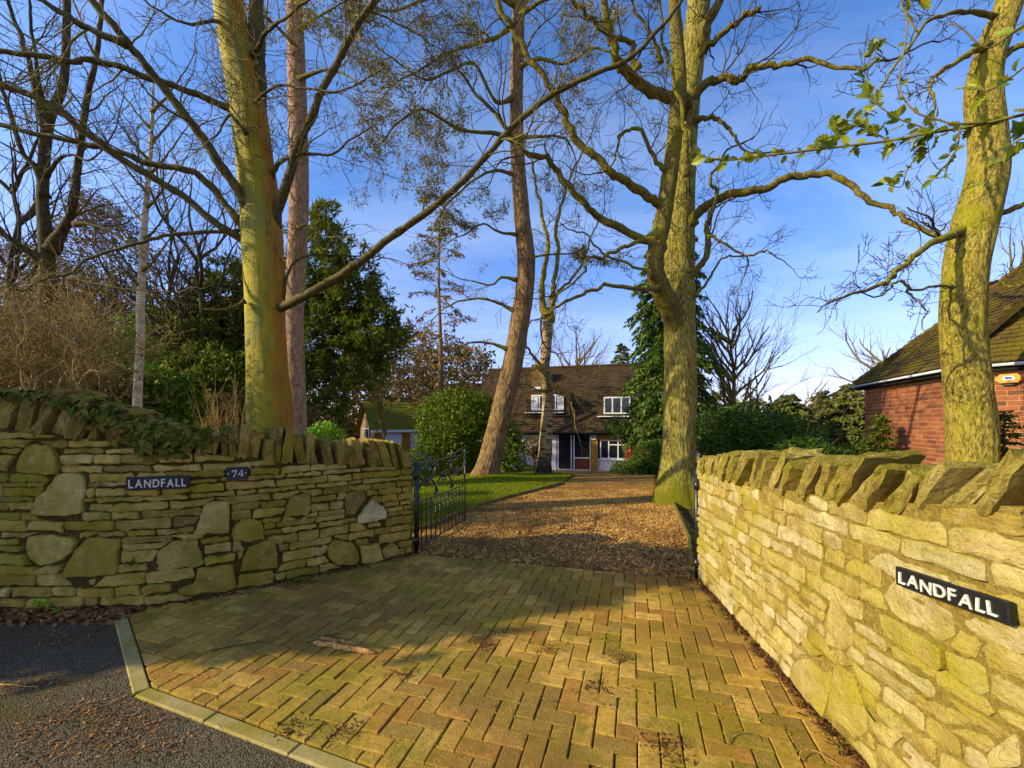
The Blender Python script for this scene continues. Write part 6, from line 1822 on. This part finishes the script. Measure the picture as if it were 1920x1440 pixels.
# unseen holly added beside the road to cast shade across the wall and paving
bush('holly_tree', 'unseen bushy holly added up the road to shade wall and paving', 'tree', [((-8.6, 1.85, 3.4), (1.3, 0.95, 1.45)), ((-8.4, 2.4, 2.9), (1.2, 0.9, 1.2)), ((-8.8, 2.2, 1.6), (1.4, 1.1, 1.3)), ((-8.3, 3.0, 2.6), (1.0, 0.7, 1.3))], 30000, 0.2, MAT['yew'], gap=-0.42, inner=0.5, seed=15, floor=0.0, rag=0.32, asp=0.6)
# ------------------------------------------------------------------ ivy on the coping
def leaf_mesh(name, outline, fold=0.18, curl=0.12, mat=None):
    """Leaf from a half outline (x along the leaf, y half width); folded along the midrib and curled down."""
    n = len(outline)
    V = []
    for (x, y) in outline:
        z = -curl * x * x
        V += [(x, -y, z + fold * y), (x, 0, z), (x, y, z + fold * y)]
    f = []
    for i in range(n - 1):
        a = 3 * i
        f += [[a, a + 1, a + 4, a + 3], [a + 1, a + 2, a + 5, a + 4]]
    me = mesh_np(name, V, f, False)
    if mat: me.materials.append(mat)
    return me
ivy_l = [leaf_mesh('leaf', o, 0.15, 0.35, MAT['ivy']) for o in (
    [(0, 0.02), (0.05, 0.40), (0.22, 0.52), (0.34, 0.30), (0.55, 0.36), (0.68, 0.18), (1.0, 0.01)],
    [(0, 0.02), (0.1, 0.34), (0.30, 0.44), (0.45, 0.24), (0.66, 0.24), (0.8, 0.12), (1.0, 0.01)])]
holly_l = [leaf_mesh('leaf', o, f_, c_, MAT['holly']) for o, f_, c_ in (
    ([(0, 0.02), (0.10, 0.10), (0.17, 0.24), (0.27, 0.15), (0.36, 0.31), (0.48, 0.18), (0.58, 0.30), (0.70, 0.14), (0.80, 0.20), (0.88, 0.06), (1.0, 0.005)], 0.35, 0.2),
    ([(0, 0.02), (0.12, 0.12), (0.22, 0.28), (0.33, 0.17), (0.44, 0.30), (0.56, 0.16), (0.68, 0.25), (0.80, 0.10), (1.0, 0.005)], 0.5, 0.35),
    ([(0, 0.02), (0.12, 0.16), (0.3, 0.27), (0.5, 0.30), (0.7, 0.22), (0.86, 0.10), (1.0, 0.005)], 0.25, 0.15))]
ivy = empty('ivy', Vector(LW.P(np.array([LW.at(250, 800)[0]]), np.array([1.4]), np.array([0.0]))[0]), 'dark glossy ivy trailing over the coping of the left wall', 'ivy')
r = random.Random(77)
spots = []
for i in range(1500):
    x = r.uniform(-30, 400)
    y = np.interp(x, [-30, 0, 60, 130, 200, 260, 300, 340, 380, 400], [728, 732, 738, 742, 768, 790, 806, 812, 815, 815]) + r.gauss(0, 1) * np.interp(x, [-30, 60, 120, 200, 300, 360, 400], [4, 4, 8, 13, 17, 12, 5]) + np.interp(x, [200, 270, 300, 340, 400], [0, 10, 8, 3, 0])
    dens = np.interp(x, [-30, 40, 100, 200, 330, 400], [0.25, 0.25, 0.55, 1, 1, 0.3])
    if r.random() > dens: continue
    q, h = LW.at(x, y)
    cap = LW.cap(q)
    if h > cap + 0.06: h = cap + r.uniform(0, 0.06)
    over = h - LW.top(q)
    d = r.uniform(0.03, 0.075) if h < cap - 0.01 else r.uniform(-0.28, 0.05)
    spots.append((q, h, d, h >= cap - 0.01))
for x in (415, 425, 432): spots.append((LW.at(x, 800)[0], LW.at(x, 800)[1], 0.03, False))
rest = MB()
for i, (q, h, d, ontop) in enumerate(spots):
    p = Vector(LW.P(np.array([q]), np.array([h]), np.array([d]))[0])
    tx, ty = LW.T(q); nrm = Vector((ty, -tx, 0))
    up = (UPV * (1.0 if ontop else 0.35) + nrm * (0.35 if ontop else 1.0) + rvec(r) * 0.45).normalized()
    ax = (rvec(r) * 0.8 + Vector((0, 0, -0.7)) + nrm * 0.3); ax = (ax - up * ax.dot(up)).normalized()
    M_ = Matrix((ax, up.cross(ax), up)).transposed()
    s = r.uniform(0.04, 0.085)
    if i < 290:
        link('leaf', ivy_l[i % 2], None, ivy, p, M_.to_euler(), (s, s, s))
    else:
        me = ivy_l[i % 2]
        rest.add([p + M_ @ (v.co * s) for v in me.vertices], [list(pl_.vertices) for pl_ in me.polygons])
tag(rest.build('leaf_mass', MAT['ivy'], ivy), kind='stuff')
lines = []
for i in range(22):
    x = r.uniform(40, 380); q, h = LW.at(x, np.interp(x, [0, 130, 260, 400], [745, 752, 800, 818]))
    pts = []
    for k_ in range(7):
        pts.append(Vector(LW.P(np.array([q + k_ * 0.05 + r.gauss(0, 0.01)]), np.array([h - k_ * 0.012 + r.gauss(0, 0.015)]), np.array([0.035 + r.gauss(0, 0.01)]))[0]))
    lines.append((pts, [0.004] * 7))
wmesh('stems', *tubes(lines, 4), MAT['twig'], ivy, True)

# ------------------------------------------------------------------ holly branch reaching in from the right
hol = empty('holly_branch', px(1990, 210, 1.7), 'holly branch with spiny green leaves hanging across the sky from the frame edge', 'branch')
r = random.Random(5)
def hstem(pxs, Y0, Y1, w0, w1, nleaf, size, name='twig', spread=1.0):
    n = len(pxs); pts = catmull([px(x, y, Y0 + (Y1 - Y0) * i / (n - 1)) for i, (x, y) in enumerate(pxs)], 5)
    rad = [(w0 + (w1 - w0) * i / (len(pts) - 1)) / 2 / F * (Y0 + (Y1 - Y0) * i / (len(pts) - 1)) for i in range(len(pts))]
    MB().tube([tuple(p) for p in pts], rad, 6).build(name, MAT['twig'], hol, True)
    for i in range(nleaf):
        u = r.uniform(0.05, 1.0) * (len(pts) - 1); j = min(int(u), len(pts) - 2)
        p = Vector(pts[j]).lerp(Vector(pts[j + 1]), u - j); t = Vector(pts[j + 1] - pts[j]).normalized()
        ax = (rvec(r) * 0.9 + t * 0.7).normalized()
        up = (rvec(r) + UPV * 0.5 + Vector((0, -0.6, 0))); up = (up - ax * up.dot(ax)).normalized()
        M_ = Matrix((ax, up.cross(ax), up)).transposed(); s = size * 0.85 * r.uniform(0.6, 1.3)
        link('leaf', holly_l[r.choice((0, 0, 1, 1, 2))], None, hol, p + ax * 0.008, M_.to_euler(), (s, s * r.uniform(0.9, 1.25), s))
hstem([(1990, 205), (1920, 215), (1822, 237), (1744, 249), (1667, 264), (1550, 278), (1453, 290), (1356, 300), (1300, 288)], 1.75, 2.3, 6, 3, 96, 0.07, 'stem')
hstem([(1850, 230), (1790, 232), (1760, 225), (1717, 210), (1690, 175), (1688, 136), (1700, 60), (1702, -30)], 1.8, 2.0, 4, 2, 6, 0.06)
hstem([(1750, 248), (1720, 235), (1690, 225), (1650, 200), (1625, 170), (1632, 110), (1650, 70)], 2.0, 2.1, 3, 1.5, 26, 0.07)
hstem([(1670, 264), (1640, 250), (1610, 235), (1570, 250), (1530, 275)], 2.1, 2.2, 3, 1.5, 62, 0.066)
hstem([(1740, 250), (1720, 290), (1700, 320), (1690, 350), (1660, 345)], 2.0, 2.05, 3, 1.5, 20, 0.068)
hstem([(1800, 240), (1795, 275), (1780, 300), (1770, 330), (1745, 335)], 1.9, 1.95, 3, 1.5, 11, 0.072)
hstem([(1960, 90), (1890, 150), (1850, 170), (1838, 160)], 1.5, 1.55, 4, 2, 8, 0.085)
hstem([(1970, 290), (1920, 260), (1880, 290), (1850, 340), (1845, 350)], 1.5, 1.6, 4, 2, 9, 0.085)
hstem([(1960, 20), (1900, 60), (1850, 90), (1800, 50), (1780, 45)], 1.9, 2.0, 4, 2, 5, 0.075)
hstem([(1720, 60), (1690, 5), (1730, 0), (1740, -10)], 1.9, 2.0, 3, 2, 4, 0.06)
hstem([(1660, 110), (1640, 95), (1650, 75), (1680, 90)], 2.1, 2.1, 2, 1, 8, 0.06)
hstem([(1590, 272), (1560, 230), (1600, 225), (1640, 200)], 2.15, 2.2, 2, 1, 38, 0.06)

# ------------------------------------------------------------------ loose things on the ground
def strew(name, n, f_xy, size, mat, label, cat, tilt=0.5, asp=0.5, z=0.004):
    P = np.array([f_xy() for _ in range(n)])
    return tag(scraps(name, P[:, 0], P[:, 1], np.full(n, z), size, mat, tilt, asp), label, cat, kind='stuff')
r = random.Random(9)
def near_right():
    q = r.uniform(0.1, 2.6); d = abs(r.gauss(0, 0.035)) + 0.012
    return RW.P(np.array([q]), np.array([0.0]), np.array([d]))[0][:2]
strew('dead_leaves', 1500, near_right, 0.03, MAT['debris'], 'strip of dark leaf debris along the foot of the sunlit wall', 'debris', 0.6, 0.3)
def near_left():
    q = r.uniform(LW.at(0, 1100)[0], LW.L); d = abs(r.gauss(0, 0.05)) + 0.02
    return LW.P(np.array([q]), np.array([0.0]), np.array([d]))[0][:2]
strew('dead_leaves', 1200, near_left, 0.03, MAT['debris'], 'thin dark leaf debris along the foot of the shaded wall', 'debris', 0.6, 0.35, -0.004)
cl = [gp(190, 1318), gp(60, 1365), gp(150, 1330), gp(280, 1350), gp(110, 1200), gp(30, 1190), gp(190, 1180), gp(60, 1280), gp(300, 1400), gp(100, 1400), gp(180, 1385), gp(220, 1350)]
def road_xy():
    if r.random() < 0.72:
        c = r.choice(cl); return (c[0] + r.gauss(0, 0.11), c[1] + r.gauss(0, 0.06))
    return (r.uniform(-3.8, -1.2), r.uniform(1.5, 3.3))
def only_road():
    while True:
        p = road_xy()
        k1 = (KO[1][0] - KO[0][0]) * (p[1] - KO[0][1]) - (KO[1][1] - KO[0][1]) * (p[0] - KO[0][0])
        k2 = (KO[2][0] - KO[1][0]) * (p[1] - KO[1][1]) - (KO[2][1] - KO[1][1]) * (p[0] - KO[1][0])
        if k1 < 0 or k2 < 0: return p
strew('dead_leaves', 2600, only_road, 0.019, MAT['litter'], 'broken brown leaves and bark scattered on the asphalt', 'leaves', 0.4, 0.35, -0.007)
def verge(): return (r.uniform(-4.4, -2.95), 3.36 - abs(r.gauss(0, 0.12)))
strew('dead_leaves', 1400, verge, 0.045, MAT['litter'], 'drift of brown leaves at the wall foot by the road', 'leaves', 0.5, 0.5, -0.004)
pc = [gp(1240, 1395), gp(1255, 1415), gp(1030, 1218), gp(915, 1210), gp(935, 1190), gp(640, 1375), gp(760, 1265), gp(1115, 1290), gp(1160, 1235), gp(900, 1215), gp(545, 1365)]
def pave_xy():
    if r.random() < 0.75:
        c = r.choice(pc); return (c[0] + r.gauss(0, 0.05), c[1] + r.gauss(0, 0.04))
    return (r.uniform(-1.8, 1.5), r.uniform(1.95, 4.6))
strew('twig_scraps', 1100, pave_xy, 0.022, MAT['debris'], 'small dark twig and leaf scraps strewn over the block paving', 'debris', 0.5, 0.3)
# thin twigs lying about
lines = []
for i in range(150):
    x, y = (r.uniform(-2.0, 1.55), r.uniform(1.95, 4.5)); a = r.uniform(0, 6.28); L = r.uniform(0.03, 0.12)
    pts = [Vector((x + math.cos(a + 0.25 * k_) * L * k_ / 4, y + math.sin(a + 0.25 * k_) * L * k_ / 4, 0.004 + 0.004 * math.sin(k_))) for k_ in range(5)]
    lines.append((pts, [0.0014, 0.0014, 0.0012, 0.001, 0.0007]))
o_ = tag(wmesh('fallen_twigs', *tubes(lines, 4), MAT['splint']), 'scattering of thin pale twigs on the block paving', 'twigs', kind='stuff')
def lying_twig(pxs, rad, label, mat):
    pts = catmull([Vector((*gp(x, y), z)) for x, y, z in pxs], 5)
    o = MB().tube([tuple(p) for p in pts], [rad * (1 - 0.6 * i / (len(pts) - 1)) for i in range(len(pts))], 6).build('fallen_twig', mat, None, True)
    return tag(o, label, 'twig', 'single twigs lying on the paving')
lying_twig([(1367, 1398, 0.006), (1372, 1383, 0.02), (1395, 1381, 0.022), (1420, 1384, 0.012), (1428, 1392, 0.006)], 0.0035, 'hooked brown twig on the paving near the sunlit wall', MAT['twig'])
lying_twig([(1498, 1428, 0.006), (1505, 1415, 0.02), (1530, 1416, 0.018), (1560, 1430, 0.01), (1575, 1438, 0.006)], 0.0035, 'bent pale twig on the paving lowest along the sunlit wall', MAT['splint'])
lying_twig([(1325, 1137, 0.006), (1345, 1147, 0.02), (1352, 1160, 0.008)], 0.004, 'short dark twig where the paving meets the sunlit wall', MAT['twig_dark'])
lying_twig([(0, 1282, -0.003), (25, 1287, 0.008), (50, 1288, 0.002), (75, 1285, -0.004)], 0.004, 'pale curved twig on the asphalt at the frame edge', MAT['splint'])
lying_twig([(395, 1222, 0.006), (430, 1217, 0.014), (465, 1211, 0.016), (500, 1205, 0.01)], 0.005, 'dark mossy stick on the paving left of the splintered wood', MAT['twig_dark'])
# splintered piece of rotten wood
wd_ = empty('splintered_wood', (*gp(640, 1212), 0), 'splintered strips of pale rotten wood lying on the paving', 'wood')
def splint(a, b, w, h, mat):
    p0, p1 = Vector((*gp(*a), 0.004)), Vector((*gp(*b), 0.004)); d = p1 - p0; L = d.length
    n = 12; V = []
    for i in range(n + 1):
        t_ = i / n; e = math.sin(min(1, t_ * 6 + 0.15) * 1.57) * math.sin(min(1, (1 - t_) * 7 + 0.1) * 1.57)
        ww = w * e * (0.75 + 0.6 * mnoise.noise((i * 0.9, a[0], 0))); hh_ = h * e * (0.8 + 0.5 * mnoise.noise((i * 0.7, a[1], 3))) + 0.003
        c = p0 + d * t_; s_ = Vector((-d.y, d.x, 0)).normalized()
        off = s_ * 0.012 * mnoise.noise((i * 0.6, a[0], 9))
        V += [c + off - s_ * ww, c + off - s_ * ww * 0.5 + UPV * hh_, c + off + s_ * ww * 0.3 + UPV * hh_ * 0.8, c + off + s_ * ww]
    f = []
    for i in range(n):
        for j in range(3): f.append([4 * i + j, 4 * i + 4 + j, 4 * i + 5 + j, 4 * i + 1 + j])
    f += [[0, 1, 2, 3], [4 * n + 3, 4 * n + 2, 4 * n + 1, 4 * n]]
    wmesh('splinter', V, f, mat, wd_, False)
splint((588, 1206), (702, 1226), 0.028, 0.03, MAT['splint'])
splint((600, 1198), (668, 1211), 0.015, 0.022, MAT['splint'])
splint((570, 1204), (640, 1190), 0.014, 0.018, MAT['twig'])
splint((588, 1199), (625, 1192), 0.01, 0.015, MAT['debris'])
# little weeds
def weed(x, y, s, label, n=26):
    X_, Y_ = gp(x, y)
    o = empty('weed', (X_, Y_, 0), label, 'weed')
    C = np.array([(X_, Y_, 0.0)] * n) + rng.normal(0, 1, (n, 3)) * np.array([s * 0.5, s * 0.4, 0]) + np.stack([np.zeros(n), np.zeros(n), rng.uniform(0.15, 1.1, n) * s], -1)
    v, f = leaf_quads(C, s * 0.62, 0.7)
    wmesh('leaves', v, f, MAT['weed'], o)
    wmesh('stems', *tubes([([Vector((X_, Y_, -0.03)), Vector(c) * 0.5 + Vector((X_, Y_, 0)) * 0.5, Vector(c)], [0.002, 0.0015, 0.001]) for c in C[:12]], 4), MAT['weed'], o)
weed(84, 1142, 0.075, 'bright green weed at the wall foot by the road', 34)
weed(110, 1150, 0.04, 'tiny green weed just right of the bright weed', 14)
bush('fern', 'small dark fern on the paving edge below the wall', 'weed', [((*gp(565, 1094), 0.02), (0.12, 0.06, 0.03))], 90, 0.05, MAT['ivy'], gap=-0.9, stems=0, asp=0.25, floor=0.0)
# moss in the paving joints
X = rng.uniform(-2.8, 1.6, 9000); Y = rng.uniform(1.9, 4.7, 9000)
mk = np.array([mnoise.noise((x * 1.1, y * 1.1, 4)) for x, y in zip(X, Y)]) > 0.05
X, Y = X[mk], Y[mk]
u = ((X - ORG.x) * GA.x + (Y - ORG.y) * GA.y) / PU; w_ = ((X - ORG.x) * GV.x + (Y - ORG.y) * GV.y) / PU
snap = rng.uniform(0, 1, len(X)) < 0.5
u = np.where(snap, np.round(u) + rng.normal(0, 0.035, len(X)), u); w_ = np.where(~snap, np.round(w_) + rng.normal(0, 0.035, len(X)), w_)
X = ORG.x + (u * GA.x + w_ * GV.x) * PU; Y = ORG.y + (u * GA.y + w_ * GV.y) * PU
mossk = np.array([all((b_[0] - a_[0]) * (y - a_[1]) - (b_[1] - a_[1]) * (x - a_[0]) > 0 for a_, b_ in kin) for x, y in zip(X, Y)])
tag(scraps('moss', X[mossk], Y[mossk], np.full(mossk.sum(), -0.006), 0.012, MAT['moss_tuft'] if 'moss_tuft' in MAT else m_leaf('moss_tuft', [srgb(108, 118, 16), srgb(132, 136, 26), srgb(86, 96, 14)], 0.9, 0.0, 0.1), 0.6, 0.8), 'green moss tufts in the joints of the block paving', 'moss', kind='stuff')
